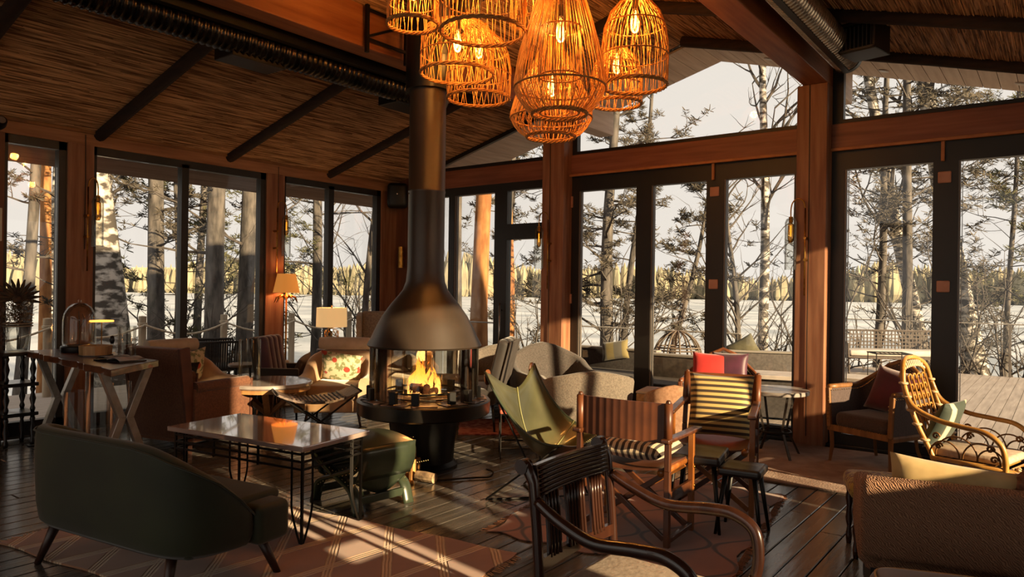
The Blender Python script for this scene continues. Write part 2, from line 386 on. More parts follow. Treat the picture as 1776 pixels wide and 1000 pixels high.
# glazed gable above the header
def gable(n, x0, x1, frames):
    g = G(); zt = lambda x: zc(x)
    pts = [(x0, 3.29)] + [(x1, 3.29)] + [(x1, zt(x1))] + ([(XC, zt(XC))] if x0 < XC < x1 else []) + [(x0, zt(x0))]
    y = YB+.05; vs = [(a, y, b) for a, b in pts]+[(a, y+.008, b) for a, b in pts]; m = len(pts)
    g.add(vs, [tuple(range(m)), tuple(range(2*m-1, m-1, -1))]+[(k, (k+1) % m, m+(k+1) % m, m+k) for k in range(m)])
    w = struct('window_'+str(n), frames, M_frame); part('pane', g, M_glass, w)
def topbar(a, b, t=.05): return [(a, zc(a)-.02), (b, zc(b)-.02)]
f4 = G().bar((XL+.2, YB+.03, zc(XL+.2)-.03), (-5.3, YB+.03, zc(-5.3)-.03), .05, .06)
gable(4, -7.95, -5.37, f4)
f5 = G().b2((-5.04, YB, 3.3), (-4.97, YB+.08, zc(-5)))
gable(5, -5.04, -2.195, f5)
f6 = G().b2((-1.90, YB, 3.3), (-1.795, YB+.08, zc(-1.85))).bar((-1.9, YB+.03, zc(-1.9)-.02), (XR, YB+.03, zc(XR)-.02), .05, .04)
gable(6, -1.90, XR, f6)
# left wall: header, posts, windows
struct('wall_left', G().b2((XL-.16, YF, 2.995), (XL, YB, 3.19)), M_beaml, bev=.004)
struct('trim_9', G().bar((XL+.015, YF, 3.135), (XL+.015, YB-.1, 3.135), .03, .035), mat('cove_strip', '#9a6c42', '#7f5635', rough=.6, scale=4), bev=.004)
for y0, y1 in ((3.16, 3.417), (5.51, 5.78), (7.49, 7.80)):
    p = struct('wall_left', G().b2((XL-.18, y0, 0), (XL+.005, y1, 3.0)), M_post, bev=.005)
    if y0 < 7: part('cable', G().tube([(XL+.01, y0+.17, 1.9), (XL+.01, y0+.17, 2.6), (XL+.012, y0+.165, 3.1)], .004, 5), M_black, p)
struct('wall_left', G().b2((XL-.18, YF, 0), (XL+.005, 2.60, 3.0)), M_wall)
def leftwin(n, y0, y1, mull):
    g = G().b2((XL-.12, y0, .02), (XL-.02, y0+.035, 2.995)).b2((XL-.12, y1-.075, .02), (XL-.02, y1, 2.995)).b2((XL-.12, y0, 2.91), (XL-.02, y1, 2.995)).b2((XL-.12, y0, .02), (XL-.02, y1, .16))
    for a, b in mull: g.b2((XL-.12, a, .02), (XL-.02, b, 2.95))
    w = struct('window_'+str(n), g, mat('grey_black_frame', '#24201f', '#1c1918', rough=.5)); c = y0+.035
    for a, b in list(mull)+[(y1-.075, 0)]:
        part('pane', G().b2((XL-.075, c, .16), (XL-.067, a, 2.91)), M_glass, w); c = b
leftwin(7, 2.60, 3.16, []); leftwin(8, 3.417, 5.51, [(4.39, 4.475)]); leftwin(9, 5.78, 7.49, [(6.52, 6.61)])
# right wall (outside the frame): parapet and header, with added blocks, panels and posts that shape the low sun
g = G().b2((XR, YF, 0), (XR+.15, YB, .34)).b2((XR, YF, 2.95), (XR+.15, YB, 3.2)).b2((XR, 2.36, 2.15), (XR+.15, 2.5, 3.0)).b2((XR, 2.05, 1.56), (XR+.15, 2.36, 3.0))
struct('wall_right', g, M_wall)
for y0, y1, zz in RIGHT_SUN_PANELS: struct('wall_right', G().b2((XR-.01, y0, 0), (XR+.15, y1, zz)), M_wall)
for y0, y1 in RIGHT_SUN_POSTS: struct('wall_right', G().b2((XR, y0, 0), (XR+.15, y1, 3.0)), M_post)
w = struct('window_10', G().b2((XR+.03, -1.4, .34), (XR+.09, YB, .44)).b2((XR+.03, -1.4, 2.87), (XR+.09, YB, 2.95)), M_frame)
part('pane', G().b2((XR+.06, -1.4, .44), (XR+.064, YB, 2.87)), M_glass, w)
g = G().b2((XL, YF-.15, 0), (XR, YF, .12)).b2((XL, YF-.15, 2.9), (XR, YF, 3.2)).b2((XL, YF-.15, 0), (-7.4, YF, 3.2)).b2((.9, YF-.15, 0), (XR, YF, 3.2)).b2((-3.6, YF-.15, 0), (-3.3, YF, 3.2))

struct('wall_front', g, M_wall)  # unseen wall, its openings enlarged to let in fill light
# roof overhangs of pale boards
ro = struct('ceiling', slope(XL-.75, XC, YB+.04, 8.86, .2, .03), M_log); ro2 = struct('ceiling', slope(XC, XR+.75, YB+.04, 8.86, .2, .03), M_log)
for side, par in ((-1, ro), (1, ro2)):
    k = 0; me = None
    while k < 34:
        s0 = k*.155; xa = XC+side*(s0+.003); xb = XC+side*(s0+.152)
        if abs(xb-XC) > 5.4: break
        vs = [];
        for y in (YB+.14, 8.85):
            for xx in (xa, xb): vs += [(xx, y, zc(xx)), (xx, y, zc(xx)+.025)]
        part('soffit_board', G().add(vs, [(0, 2, 3, 1), (4, 5, 7, 6), (0, 1, 5, 4), (2, 6, 7, 3), (0, 4, 6, 2), (1, 3, 7, 5)]), M_soffit, par); k += 1
for xx, yy in ((-2.75, 8.45), (-1.55, 8.5), (-.35, 8.5), (-4.1, 8.45), (-5.6, 8.45)):
    o = part('downlight', G().lathe([(.0, .0), (.045, 0), (.055, .006), (.055, .012), (0, .012)], 16), mat('downlight_rim', '#c9bcae', '#9b8f84', rough=.4), ro2 if xx > XC else ro)
    o.location = (xx, yy, zc(xx)-.012); o.rotation_euler = (0, math.atan(.275)*(1 if xx > XC else -1), 0)
# side eave outside the left wall
le = struct('ceiling', G().add([(XL-.12, YF, 3.08), (XL-.95, YF, 2.86), (XL-.95, 8.86, 2.86), (XL-.12, 8.86, 3.08), (XL-.12, YF, 3.2), (XL-.95, YF, 3.0), (XL-.95, 8.86, 3.0), (XL-.12, 8.86, 3.2)], [(0, 1, 2, 3), (7, 6, 5, 4), (0, 4, 5, 1), (1, 5, 6, 2), (2, 6, 7, 3), (3, 7, 4, 0)]), wood('brown_soffit', '#8a7260', '#a58d7a', .8, 1))
re_ = struct('ceiling', G().add([(XR+.12, YF, 3.08), (XR+.45, YF, 2.99), (XR+.45, 8.86, 2.99), (XR+.12, 8.86, 3.08), (XR+.12, YF, 3.2), (XR+.45, YF, 3.11), (XR+.45, 8.86, 3.11), (XR+.12, 8.86, 3.2)], [(3, 2, 1, 0), (4, 5, 6, 7), (0, 1, 5, 4), (1, 2, 6, 5), (2, 3, 7, 6), (3, 0, 4, 7)]), M_soffit)  # unseen right eave, cut short so the sun reaches the hood
# ------------------------------------------------------------------ outdoors: terrace, bank, lake, far shore
dk = struct('floor', G().b2((-11.4, YF, -.30), (XL-.16, 9.4, -.03)).b2((-11.4, YB+.15, -.30), (3.5, 9.4, -.031)).b2((-7.2, 9.4, -.30), (3.5, 11.1, -.031)).b2((-3.9, 11.1, -.30), (3.5, 16.8, -.031)).b2((XR+.16, YF, -.3), (3.5, 8, -.031)), mat('deck_base', '#4c443d', rough=.9))
for k in range(34):
    x0 = -3.9+k*.148
    if x0 > 1.1: break
    part('deck_board', G().b2((x0, 8.0, -.03), (x0+.141, 16.78, -.005)), M_deck, dk)
part('deck_boards_beside_house', G().b2((-11.4, 8.0, -.03), (-7.2, 9.4, -.005)).b2((-7.2, 8.0, -.03), (-3.905, 11.1, -.005)).b2((-11.4, YF, -.03), (XL-.18, 8.0, -.005)).b2((XR+.18, YF, -.03), (3.5, 8.0, -.005)), M_deck, dk)
def ground_z(x, y):
    dx = max(-11.5-x, x-4, 0); dy = max(y-(17 if x > -4 else 11.4), 0); d = math.hypot(dx, dy)
    return max(-3.6, -.8-.13*d) + .12*math.sin(x*1.3)*math.cos(y*1.7)
gx = [(-70+i*2.2) for i in range(48)]; gy = [(-14+i*2.2) for i in range(46)]; g = G()
g.add([(x, y, ground_z(x, y) if not (-11.3 < x < 3.4 and y < 10) else -.8) for x in gx for y in gy], [(i*46+j, (i+1)*46+j, (i+1)*46+j+1, i*46+j+1) for i in range(47) for j in range(45)])
struct('floor', g, mat('forest_ground', '#5b5044', '#a59c90', rough=.95, scale=1.6, detail=8))
struct('floor', G().b2((-900, -300, -3.5), (600, 900, -3.3)), mat('pale_rippled_lake', '#8d949a', '#c3c6c8', rough=.7, scale=.09, stretch=(1, 1, 1), detail=12, bump=.6, ramp=(.35, .6)))
# far shore forest: too many to count, colours paled to stand in for haze
fg = G(); R2 = random.Random(3)
cp = math.cos; sp = math.sin
for k in range(2600):
    az = R2.uniform(-.08, 1.78); d = 420+R2.uniform(0, 50)+25*math.sin(az*5); dx = -sp(az)*d*1.02+d*0; x = -sp(az-.15)*d; y = cp(az-.15)*d
    h = R2.uniform(13, 20)*(1+.16*math.sin(az*9)+.15*math.sin(az*23)); r = h*R2.uniform(.13, .2); n = 6; o = len(fg.v)
    a0 = R2.random()*6; rings = []
    for zz, rr in ((-.0, .35), (.18, 1.0), (.5, .75), (.8, .4), (1.0, .04)):
        rings.append([(x+r*rr*R2.uniform(.7, 1.2)*cp(a0+q*PI/3), y+r*rr*R2.uniform(.7, 1.2)*sp(a0+q*PI/3), -3.2+h*zz) for q in range(n)])
    fg.loft(rings)
part('far_forest', fg, mat('hazed_forest_green', '#6f6a58', '#a29a80', rough=1., scale=.05, detail=4, coord='Object'))
tag(bpy.data.objects['far_forest'], 'belt of sunlit green and yellow forest along the far lake shore', 'forest', kind='stuff')
bh = G()
for k in range(60):
    az = -.25+k*.035; d = 520; bh.box((-sp(az)*d, cp(az)*d, 3+2*sp(k*.7)), (20, 3, 14), rot=(0, 0, az))
tag(part('distant_tree_line', bh, mat('far_bank', '#b3a98f', '#8f8b70', rough=1., scale=.2)), 'dim back row of woods behind the sunlit shore', 'forest', kind='stuff')
# ================================================================== TREES
M_pine = mat('pine_bark', '#393634', '#69635e', rough=.95, scale=9, stretch=(1, 1, .3), bump=.8)
M_pinered = mat('orange_pine_bark', '#8a5a35', '#b4804f', rough=.95, scale=9, stretch=(1, 1, .3), bump=.8)
M_birch = mat('birch_bark', '#45403b', '#c2bcb4', rough=.9, scale=4, stretch=(1, 1, 2.2), detail=6, bump=.4, ramp=(.46, .60))
M_twig = mat('grey_twig', '#3f3a37', '#57514c', rough=.95, scale=10)
M_needle = mat('pine_needles', '#43442f', '#636244', rough=.9, scale=2)
M_needle2 = mat('dark_pine_needles', '#413c34', '#5d564b', rough=.9, scale=2)
def needles(g, c, r, n, rr):
    for k in range(n):
        a = rr.uniform(0, 2*PI); el = rr.uniform(-.5, .9); d = Vector((math.cos(a)*math.cos(el), math.sin(a)*math.cos(el), math.sin(el)))
        t = d.orthogonal().normalized()*r*.085; p = c+d*r*rr.uniform(.0, .35); q = c+d*r*rr.uniform(.7, 1.15)
        g.add([p-t, p+t, q+t*.5, q-t*.5], [(0, 1, 2, 3)])
def branch(g, gf, p, d, ln, r, depth, rr, fol, droop=0., twig=3):
    pts = [p.copy()]; q = p.copy(); dd = d.normalized(); n = 5
    for k in range(n):
        dd = (dd+Vector((rr.uniform(-.22, .22), rr.uniform(-.22, .22), rr.uniform(-.12, .2)-droop))).normalized(); q = q+dd*ln/n; pts.append(q.copy())
    g.tube(pts, [r*(1-.75*k/n) for k in range(n+1)], 4 if depth < 2 else 5)
    if depth > 0:
        for k in range(twig):
            i = rr.randint(1, n); s = pts[i]; e = (dd*.6+Vector((rr.uniform(-1, 1), rr.uniform(-1, 1), rr.uniform(-.3, .7)))).normalized()
            branch(g, gf, s, e, ln*rr.uniform(.35, .6), r*.45, depth-1, rr, fol, droop, twig)
    if fol and depth <= 1:
        for k in range(3, n+1): needles(gf, pts[k], fol*rr.uniform(.6, 1.1), 8, rr)
def tree(name, label, cat, px, py, h, r, lean, kind, seed, bark, fo=None, b0=.25, nb=26, bl=1.4, fol=.16, group=None):
    rr = random.Random(seed); z0 = ground_z(px, py)-.15 if not (-11.4 < px < 3.5 and py < 11) else -.3
    t = thing(name, label, cat, (px, py, z0), 0, group)
    top = Vector((lean[0], lean[1], h)); pts = []; n = 9
    for k in range(n+1):
        u = k/n; pts.append(Vector((top.x*u+.05*math.sin(u*7+seed)*min(1, u*3), top.y*u+.05*math.cos(u*5+seed)*min(1, u*3), h*u)))
    g = G().tube(pts, [r*(1.25 if k == 0 else 1)*(1-.62*k/n) for k in range(n+1)], 12)
    part('trunk', g, bark, t, smooth=True)
    gb = G(); gf = G()
    for k in range(nb):
        u = b0+(1-b0)*(k+rr.random())/nb; i = min(n-1, int(u*n)); p = pts[i].lerp(pts[i+1], u*n-i); a = rr.uniform(0, 2*PI)
        ln = bl*(1.25-u*.75)*rr.uniform(.6, 1.2)
        if kind == 'pine': d = Vector((math.cos(a), math.sin(a), rr.uniform(-.1, .45)))
        elif kind == 'dead': d = Vector((math.cos(a), math.sin(a), rr.uniform(-.3, .3)))
        else: d = Vector((math.cos(a)*.75, math.sin(a)*.75, rr.uniform(.6, 1.1)))
        branch(gb, gf, p, d, ln, r*.2 if kind != 'bare' else r*.32, 2 if kind != 'dead' else 1, rr, fol if kind == 'pine' else 0, .02 if kind == 'pine' else 0)
    part('branches', gb, M_twig if bark is not M_birch or kind == 'bare' else M_twig, t, kind='stuff')
    if gf.v: part('needles', gf, fo or M_needle2, t, kind='stuff')
    return t
def bush(name, label, cat, px, py, h, seed, n=9, group=None):
    n = int(n*1.15); rr = random.Random(seed); z0 = ground_z(px, py) if py > 11 else -.8; t = thing(name, label, cat, (px, py, z0), 0, group); g = G()
    for k in range(n):
        a = rr.uniform(0, 2*PI); branch(g, None, Vector((.1*math.cos(a), .1*math.sin(a), 0)), Vector((math.cos(a)*.45, math.sin(a)*.45, 1)), h*rr.uniform(.6, 1), .02+.006*h, 2, rr, 0)
    part('stems', g, M_twig, t, kind='stuff'); return t
TG = 'pines outside the windows'
TREES = [
 ('birch_tree', 'thick leaning birch trunk with peeling black and white bark outside the left windows', 'tree', -12.70, 5.78, 13, .33, (-1.0, -.9), 'dead', 1, M_birch, None, .3, 8, 1.0, 0),
 ('pine_tree', 'straight grey pine trunk just right of the thick birch', 'tree', -13.95, 6.98, 15, .17, (-.1, .1), 'pine', 2, M_pine, None, .2, 24, 1.7, .14),
 ('pine_tree', 'broad grey pine trunk right of the mullion of the second left window', 'tree', -12.13, 7.11, 15, .18, (.1, .1), 'pine', 3, M_pine, None, .2, 24, 1.7, .14),
 ('pine_tree', 'slim pine trunk against the mullion between the two broader trunks', 'tree', -16.2, 9.03, 14, .1, (0, .3), 'pine', 4, M_pine, None, .2, 20, 1.8, .14),
 ('pine_tree', 'grey pine trunk near the right edge of the second left window', 'tree', -12.6, 8.0, 15, .17, (0, .1), 'pine', 5, M_pine, None, .2, 22, 1.8, .14),
 ('pine_tree', 'leftmost thin dark pine behind the dried flowers', 'tree', -14.94, 4.96, 13, .11, (.5, .5), 'pine', 6, M_pine, None, .2, 16, 1.3, .13),
 ('pine_tree', 'reddish pine trunk in the narrow left window', 'tree', -17.2, 6.2, 15, .13, (.1, .1), 'pine', 7, M_pinered, None, .3, 14, 1.5, .14),
 ('birch_tree', 'pale birch trunk in the narrow left window', 'tree', -18.91, 6.96, 15, .17, (0, .5), 'dead', 8, M_birch, None, .3, 12, 1.5, 0),
 ('pine_tree', 'thin pine at the right edge of the narrow left window', 'tree', -15.43, 5.85, 13, .07, (0, 0), 'pine', 9, M_pine, None, .12, 26, 1.5, .15),
 ('birch_tree', 'slim pale birch partly behind the thick birch', 'tree', -15.82, 6.81, 13, .13, (.2, -.1), 'bare', 10, M_birch, None, .3, 14, 1.2, 0),
 ('spruce_tree', 'bushy needled conifer between the grey pines and the lake', 'tree', -15.4, 8.1, 7.5, .07, (0, 0), 'pine', 11, M_pine, M_needle, .1, 34, 1.4, .13),
 ('spruce_tree', 'bushy conifer behind the floor lamp post', 'tree', -14.6, 10.0, 8, .07, (0, 0), 'pine', 12, M_pine, M_needle, .1, 34, 1.5, .13),
 ('pine_tree', 'plain grey trunk in the left pane of the third left window', 'tree', -13.14, 10.1, 15, .12, (0, .05), 'dead', 13, M_pine, None, .2, 16, 1.6, 0),
 ('bare_tree', 'leafless forked tree in the right pane of the third left window', 'tree', -11.64, 9.99, 8, .08, (.6, .5), 'bare', 14, M_pine, None, .2, 22, 1.8, 0),
 ('bare_tree', 'thin leafless tree beyond the lit drum lamp', 'tree', -15.28, 12.24, 9, .07, (-.4, 0), 'bare', 15, M_pine, None, .15, 24, 2.0, 0),
 ('pine_tree', 'dull grey trunk right of the stove pipe', 'tree', -9.33, 10.5, 14, .13, (-.1, 0), 'dead', 16, M_pine, None, .3, 8, 1.0, 0),
 ('pine_tree', 'thick pine trunk with flaking orange bark in full sun', 'tree', -8.36, 9.98, 14, .165, (.2, .1), 'dead', 17, M_pinered, None, .4, 8, 1.2, 0),
 ('pine_tree', 'thin crooked trunk right of the orange pine', 'tree', -9.43, 11.67, 12, .07, (.8, .4), 'pine', 18, M_pine, None, .45, 12, 1.5, .15),
 ('pine_tree', 'slim orange-topped pine seen through the glazed door', 'tree', -10.33, 13.5, 9, .10, (0, 0), 'pine', 19, M_pinered, None, .45, 10, 1.7, .15),
 ('pine_tree', 'tall grey pine behind the first folding door leaf', 'tree', -8.05, 13.98, 8.2, .17, (.2, 0), 'pine', 20, M_pine, None, .2, 30, 1.7, .15),
 ('pine_tree', 'slender pine just right of the tall grey pine', 'tree', -8.78, 15.94, 8.4, .10, (.6, .4), 'pine', 21, M_pine, None, .3, 16, 1.6, .15),
 ('pine_tree', 'needled pine leaning across the second folding door leaf', 'tree', -7.1, 14.7, 5.6, .08, (1.0, .5), 'pine', 22, M_pine, None, .25, 20, 1.5, .16),
 ('bare_tree', 'low forked leafless tree in the third folding door leaf', 'tree', -5.27, 14.84, 5.2, .08, (-.5, .3), 'bare', 23, M_pine, None, .12, 26, 1.9, 0),
 ('birch_tree', 'tall slim bare birch rising past the header beam into the gable window', 'tree', -6.26, 19.12, 13.5, .15, (-.05, -.2), 'bare', 24, M_birch, None, .35, 20, 2.9, 0),
 ('pine_tree', 'dark needled pine left of the wicker bench', 'tree', -3.91, 20.91, 12, .12, (.3, .1), 'pine', 25, M_pine, None, .2, 40, 2.6, .2),
 ('pine_tree', 'straight brown pine behind the middle of the wicker bench', 'tree', -3.02, 19.7, 15, .13, (0, 0), 'pine', 26, M_pine, None, .28, 34, 2.4, .2),
 ('birch_tree', 'birch leaning left beside the right-hand folding door frame', 'tree', -2.9, 24.0, 15, .22, (-2.6, -1.6), 'bare', 27, M_birch, None, .3, 18, 2.0, 0),
 ('birch_tree', 'thick white birch leaning left in the rightmost pane', 'tree', -1.75, 24.24, 15, .34, (-2.4, -1.4), 'bare', 28, M_birch, None, .4, 16, 2.0, 0),
 ('pine_tree', 'thin dark pine right of the thick white birch', 'tree', -1.25, 23.5, 12, .08, (.3, 0), 'pine', 29, M_pine, None, .1, 44, 2.4, .2),
 ('pine_tree', 'bushy pine at the right edge of the photo', 'tree', .2, 24.5, 14, .12, (.2, 0), 'pine', 30, M_pine, M_needle, .1, 46, 2.8, .2),
 ('pine_tree', 'faraway pine between the tall grey pine and the post', 'tree', -12.0, 15.6, 7.5, .08, (0, .3), 'pine', 32, M_pine, None, .2, 20, 1.6, .16),
]
BUSHES = [('leafless_shrub', lab, 'shrub', x, y, h, s, n) for lab, x, y, h, s, n in (
 ('leafless shrub below the thick birch', -13.2, 6.6, 2.2, 1, 8), ('leafless shrub between the left window pines', -13.0, 7.6, 2.4, 2, 8),
 ('leafless shrub beyond the purple armchair', -12.2, 10.6, 3.0, 3, 10), ('leafless shrub under the first folding door leaf', -7.4, 12.6, 2.6, 4, 9),
 ('leafless shrub beside the slim birch', -5.6, 17.4, 3.2, 5, 9), ('leafless shrub behind the left end of the wicker bench', -4.1, 17.4, 3.6, 6, 9),
 ('leafless shrub behind the right end of the wicker bench', -2.1, 17.8, 3.4, 7, 9), ('leafless shrub beyond the deck in the rightmost pane', -.9, 18.2, 3.2, 8, 9),
 ('leafless shrub seen through the glazed door', -9.3, 12.9, 2.6, 9, 8))]
for a in TREES: tree(*a)
for a in BUSHES: bush(*a)
# ================================================================== FIREPLACE
M_hood = mat('satin_black_steel', '#30271f', '#392f26', rough=.42, metal=.15, scale=3, spec=.6)
FX, FY = -4.44, 4.58
fp = thing('fireplace', 'black central fireplace with bell hood, glass cylinder and round table-like hearth', 'fireplace', (FX, FY, 0))
part('pedestal', G().lathe([(.0, 0), (.30, 0), (.30, .02), (.265, .05), (.275, .2), (.31, .44), (.31, .46), (0, .46)], 48), M_black, fp, smooth=True, auto=.6)
part('hearth_ring', G().lathe([(.0, .455), (.555, .455), (.575, .47), (.58, .57), (.57, .582), (.32, .584), (.31, .56), (0, .56)], 64), mat('black_hearth', '#141210', '#1c1814', rough=.3, scale=5), fp, smooth=True, auto=.5)
for k in range(12):
    a = 2*PI*(k+.5)/12; p = part('hearth_plate', G().box((.44, 0, .587), (.20, .205, .008)), mat('brown_hearth_plate', '#5d4238', '#40302a', rough=.3, scale=4, coat=.3), fp, bev=.002, seg=1)
    p.rotation_euler = (0, 0, a)
part('burner_ring', G().lathe_open([(.315, .60), (.325, .60), (.325, .612), (.315, .612)], 48), M_blackm, fp)
part('guard_ring', G().tube([(.33*math.cos(2*PI*k/40), .33*math.sin(2*PI*k/40), .655) for k in range(40)], .0085, 8, closed=True).tube([(.33, 0, .59), (.33, 0, .655)], .006, 6).tube([(-.165, .286, .59), (-.165, .286, .655)], .006, 6).tube([(-.165, -.286, .59), (-.165, -.286, .655)], .006, 6), M_blackm, fp, smooth=True)
for k in range(12):
    a = 2*PI*k/12+.1+.12*(k%2); c, s = math.cos(a), math.sin(a)
    part('glass_clamp', G().box((.475*c, .475*s, .635), (.04, .062, .115), rot=(0, 0, a)).box((.475*c, .475*s, .592), (.1, .07, .006), rot=(0, 0, a)), M_black, fp, bev=.003, seg=1)
    a2 = a+.18
GL = glassmat('fireplace_glass', '#f4f1ea', .9, .02)
for k in range(9):   # nine curved panes
    a0 = 2*PI*k/9+.235; a1 = a0+2*PI/9-.03; R1 = .47
    part('glass_panel', G().sheet(lambda u, v: (R1*math.cos(a0+(a1-a0)*u), R1*math.sin(a0+(a1-a0)*u), .60+.44*v), 8, 1, .006), GL, fp, smooth=True, auto=.5)
hood = [(.487, 1.035), (.497, 1.05), (.485, 1.075), (.455, 1.13), (.42, 1.21), (.37, 1.30), (.30, 1.40), (.24, 1.47), (.195, 1.53), (.17, 1.60), (.16, 1.70), (.159, 1.8)]
hin = [(r-.012, z) for r, z in reversed(hood)]
part('hood', G().lathe_open(hood+hin, 64), M_hood, fp, smooth=True, auto=.9)
pi_ = part('flue_pipe', G().lathe([(.159, 1.8), (.159, 2.37), (.162, 2.375), (.162, 2.39), (.159, 2.395), (.159, 3.27)], 48), M_hood, fp, smooth=True, auto=.9)
part('flue_sleeve', G().lathe([(.17, 3.26), (.195, 3.26), (.195, 4.25), (.17, 4.25)], 48), M_black, fp, smooth=True, auto=.6)
for k in range(3): part('rivet', G().ell((.159*math.cos(-1.1+k*.1-PI/2+.4), .159*math.sin(-1.1-PI/2+.4+k*.1), 2.36-.0*k), (.008, .008, .008), 6, 5), mat('steel', '#b5b0aa'), fp)
part('ash_bed', G().lathe([(0, .60), (.25, .597), (.30, .59), (0, .589)], 24), mat('ash', '#4a3b30', '#7a6250', rough=1, scale=20, bump=.5), fp)
# burning logs inside
M_char = mat('charred_log', '#1b110b', '#5a2f14', rough=.9, scale=12, bump=.8)
for k, (a, r, z, tl) in enumerate(((.2, .02, .64, .15), (1.3, .03, .67, -.2), (2.3, .0, .70, .35), (-.6, .05, .64, .5))):
    d = V(math.cos(a)*math.cos(tl), math.sin(a)*math.cos(tl), math.sin(tl))*.13; c = V(r, -r, z)
    o = solo('burning_log', ['charred log lying lowest in the fireplace flames', 'charred log crossing the lowest one in the fire', 'charred log leaning on top of the fire', 'short charred log propped at the side of the fire'][k], 'firewood', G().tube([c-d, c, c+d], [.032, .038, .03], 8), M_char, (FX, FY, 0), smooth=True)
# flames
def flame_mat():
    m = bpy.data.materials.new('flame'); m.use_nodes = True; nt = m.node_tree; N = nt.nodes; L = nt.links; N.clear()
    o = N.new('ShaderNodeOutputMaterial'); tc = N.new('ShaderNodeTexCoord'); sp = N.new('ShaderNodeSeparateXYZ'); L.new(tc.outputs['Object'], sp.inputs[0])
    mr = N.new('ShaderNodeMapRange'); mr.inputs['From Min'].default_value = .62; mr.inputs['From Max'].default_value = 1.02; L.new(sp.outputs[2], mr.inputs[0])
    r = N.new('ShaderNodeValToRGB'); e = r.color_ramp.elements; e[0].color = (1, .5, .12, 1); e[1].color = (1, .12, .008, 1); e[1].position = 1.0; x = e.new(.45); x.color = (1, .28, .03, 1)
    L.new(mr.outputs[0], r.inputs[0]); em = N.new('ShaderNodeEmission'); L.new(r.outputs[0], em.inputs[0]); em.inputs[1].default_value = 3.4
    ns = N.new('ShaderNodeTexNoise'); ns.inputs['Scale'].default_value = 9; ns.inputs['Detail'].default_value = 4; mp = N.new('ShaderNodeMapping'); mp.inputs['Scale'].default_value = (1.6, 1.6, .8)
    L.new(tc.outputs['Object'], mp.inputs[0]); L.new(mp.outputs[0], ns.inputs[0])
    r2 = N.new('ShaderNodeValToRGB'); r2.color_ramp.elements[0].position = .46; r2.color_ramp.elements[1].position = .60; L.new(ns.outputs[0], r2.inputs[0])
    tr = N.new('ShaderNodeBsdfTransparent'); mx = N.new('ShaderNodeMixShader'); L.new(r2.outputs[0], mx.inputs[0]); L.new(tr.outputs[0], mx.inputs[1]); L.new(em.outputs[0], mx.inputs[2]); L.new(mx.outputs[0], o.inputs[0])
    return m
M_fl = flame_mat(); rr = random.Random(5)
ft = thing('fire', 'orange and yellow flames of the wood fire inside the glass cylinder', 'fire', (FX, FY, 0))
for k in range(30):
    a = rr.uniform(0, 2*PI); r0 = rr.uniform(.0, .16); h = rr.choice([.12, .16, .22, .28]) if k > 3 else [.40, .34, .30, .27][k]
    if k < 3: r0 *= .4
    x, y = r0*math.cos(a)-.01, r0*math.sin(a); w = rr.uniform(.016, .03)+.03*h; ph = rr.uniform(0, 6); g = G(); rings = []
    for q in range(12):
        u = q/11; zz = .615+h*u; rad = w*(math.sin(PI*min(1, u*.8+.22))**.8)*(1-u**2.2)+.002
        cx = x*(1-.35*u)+.035*h/.3*math.sin(ph+u*6)*u; cy = y*(1-.35*u)+.035*h/.3*math.cos(ph*1.3+u*5)*u
        rings.append([(cx+rad*math.cos(2*PI*i/8), cy+rad*.75*math.sin(2*PI*i/8), zz) for i in range(8)])
    g.loft(rings); part('flame', g, M_fl, ft, smooth=True)
pl = bpy.data.lights.new('fire_glow', 'POINT'); pl.energy = 12; pl.color = (1, .42, .12); pl.shadow_soft_size = .08
po = bpy.data.objects.new('fire_glow', pl); COL.objects.link(po); po.location = (FX+.02, FY-.02, .86)
# kindling in front of the pedestal
M_split = mat('split_pine_wood', '#a9743c', '#c99a5c', rough=.7, scale=6, stretch=(1, 1, .25), bump=.3)
solo('firewood', 'flame-shaped upright split piece standing on the wooden block', 'firewood', G().loft([[(-.035, -.03, 0), (.03, -.03, 0), (.035, .03, 0), (-.03, .03, 0)], [(-.045, -.035, .08), (.03, -.03, .08), (.035, .03, .08), (-.03, .03, .08)], [(-.02, -.02, .17), (-.0, -.015, .17), (.0, .015, .17), (-.015, .02, .17)]]), M_split, (-4.24, 4.235, .152), 25, bev=.006)
solo('firewood', 'pale square block under the flame-shaped piece of wood', 'firewood', G().box((0, 0, .075), (.12, .12, .15)), M_split, (-4.24, 4.23, 0), 15, bev=.006)
solo('firewood', 'small wedge of wood leaning left of the block', 'firewood', G().loft([[(-.05, -.04, 0), (.05, -.04, 0), (.05, .04, 0), (-.05, .04, 0)], [(-.02, -.03, .12), (.035, -.03, .13), (.03, .03, .12), (-.02, .03, .12)]]), M_split, (-4.25, 4.07, 0), 30, bev=.006)
solo('firewood', 'thin bright stick standing in front of the block', 'firewood', G().box((0, 0, .06), (.022, .03, .12)), M_split, (-4.13, 4.12, 0), 20, bev=.003)
solo('firewood', 'flat short plank lying in front of the block', 'firewood', G().box((0, 0, .012), (.12, .05, .024)), M_split, (-4.12, 4.06, 0), 8, bev=.003)
solo('firewood', 'cut birch log lying on its side by the pedestal', 'firewood', G().tube([(-.085, 0, .042), (0, 0, .044), (.085, 0, .042)], [.04, .043, .04], 10), mat('log_bark', '#6a5742', '#b59a76', rough=.9, scale=14, bump=.6), (-4.02, 4.18, 0), 8, smooth=True, auto=.6)
solo('poker', 'black iron rod bent into a loop on the floor by the pedestal', 'poker', G().tube(bez([(0, 0, .012), (.18, .26, .012), (.26, .36, .012), (.25, .42, .04), (.2, .39, .06)], 6), .008, 6), M_blackm, (-3.97, 4.24, 0), 0, smooth=True)

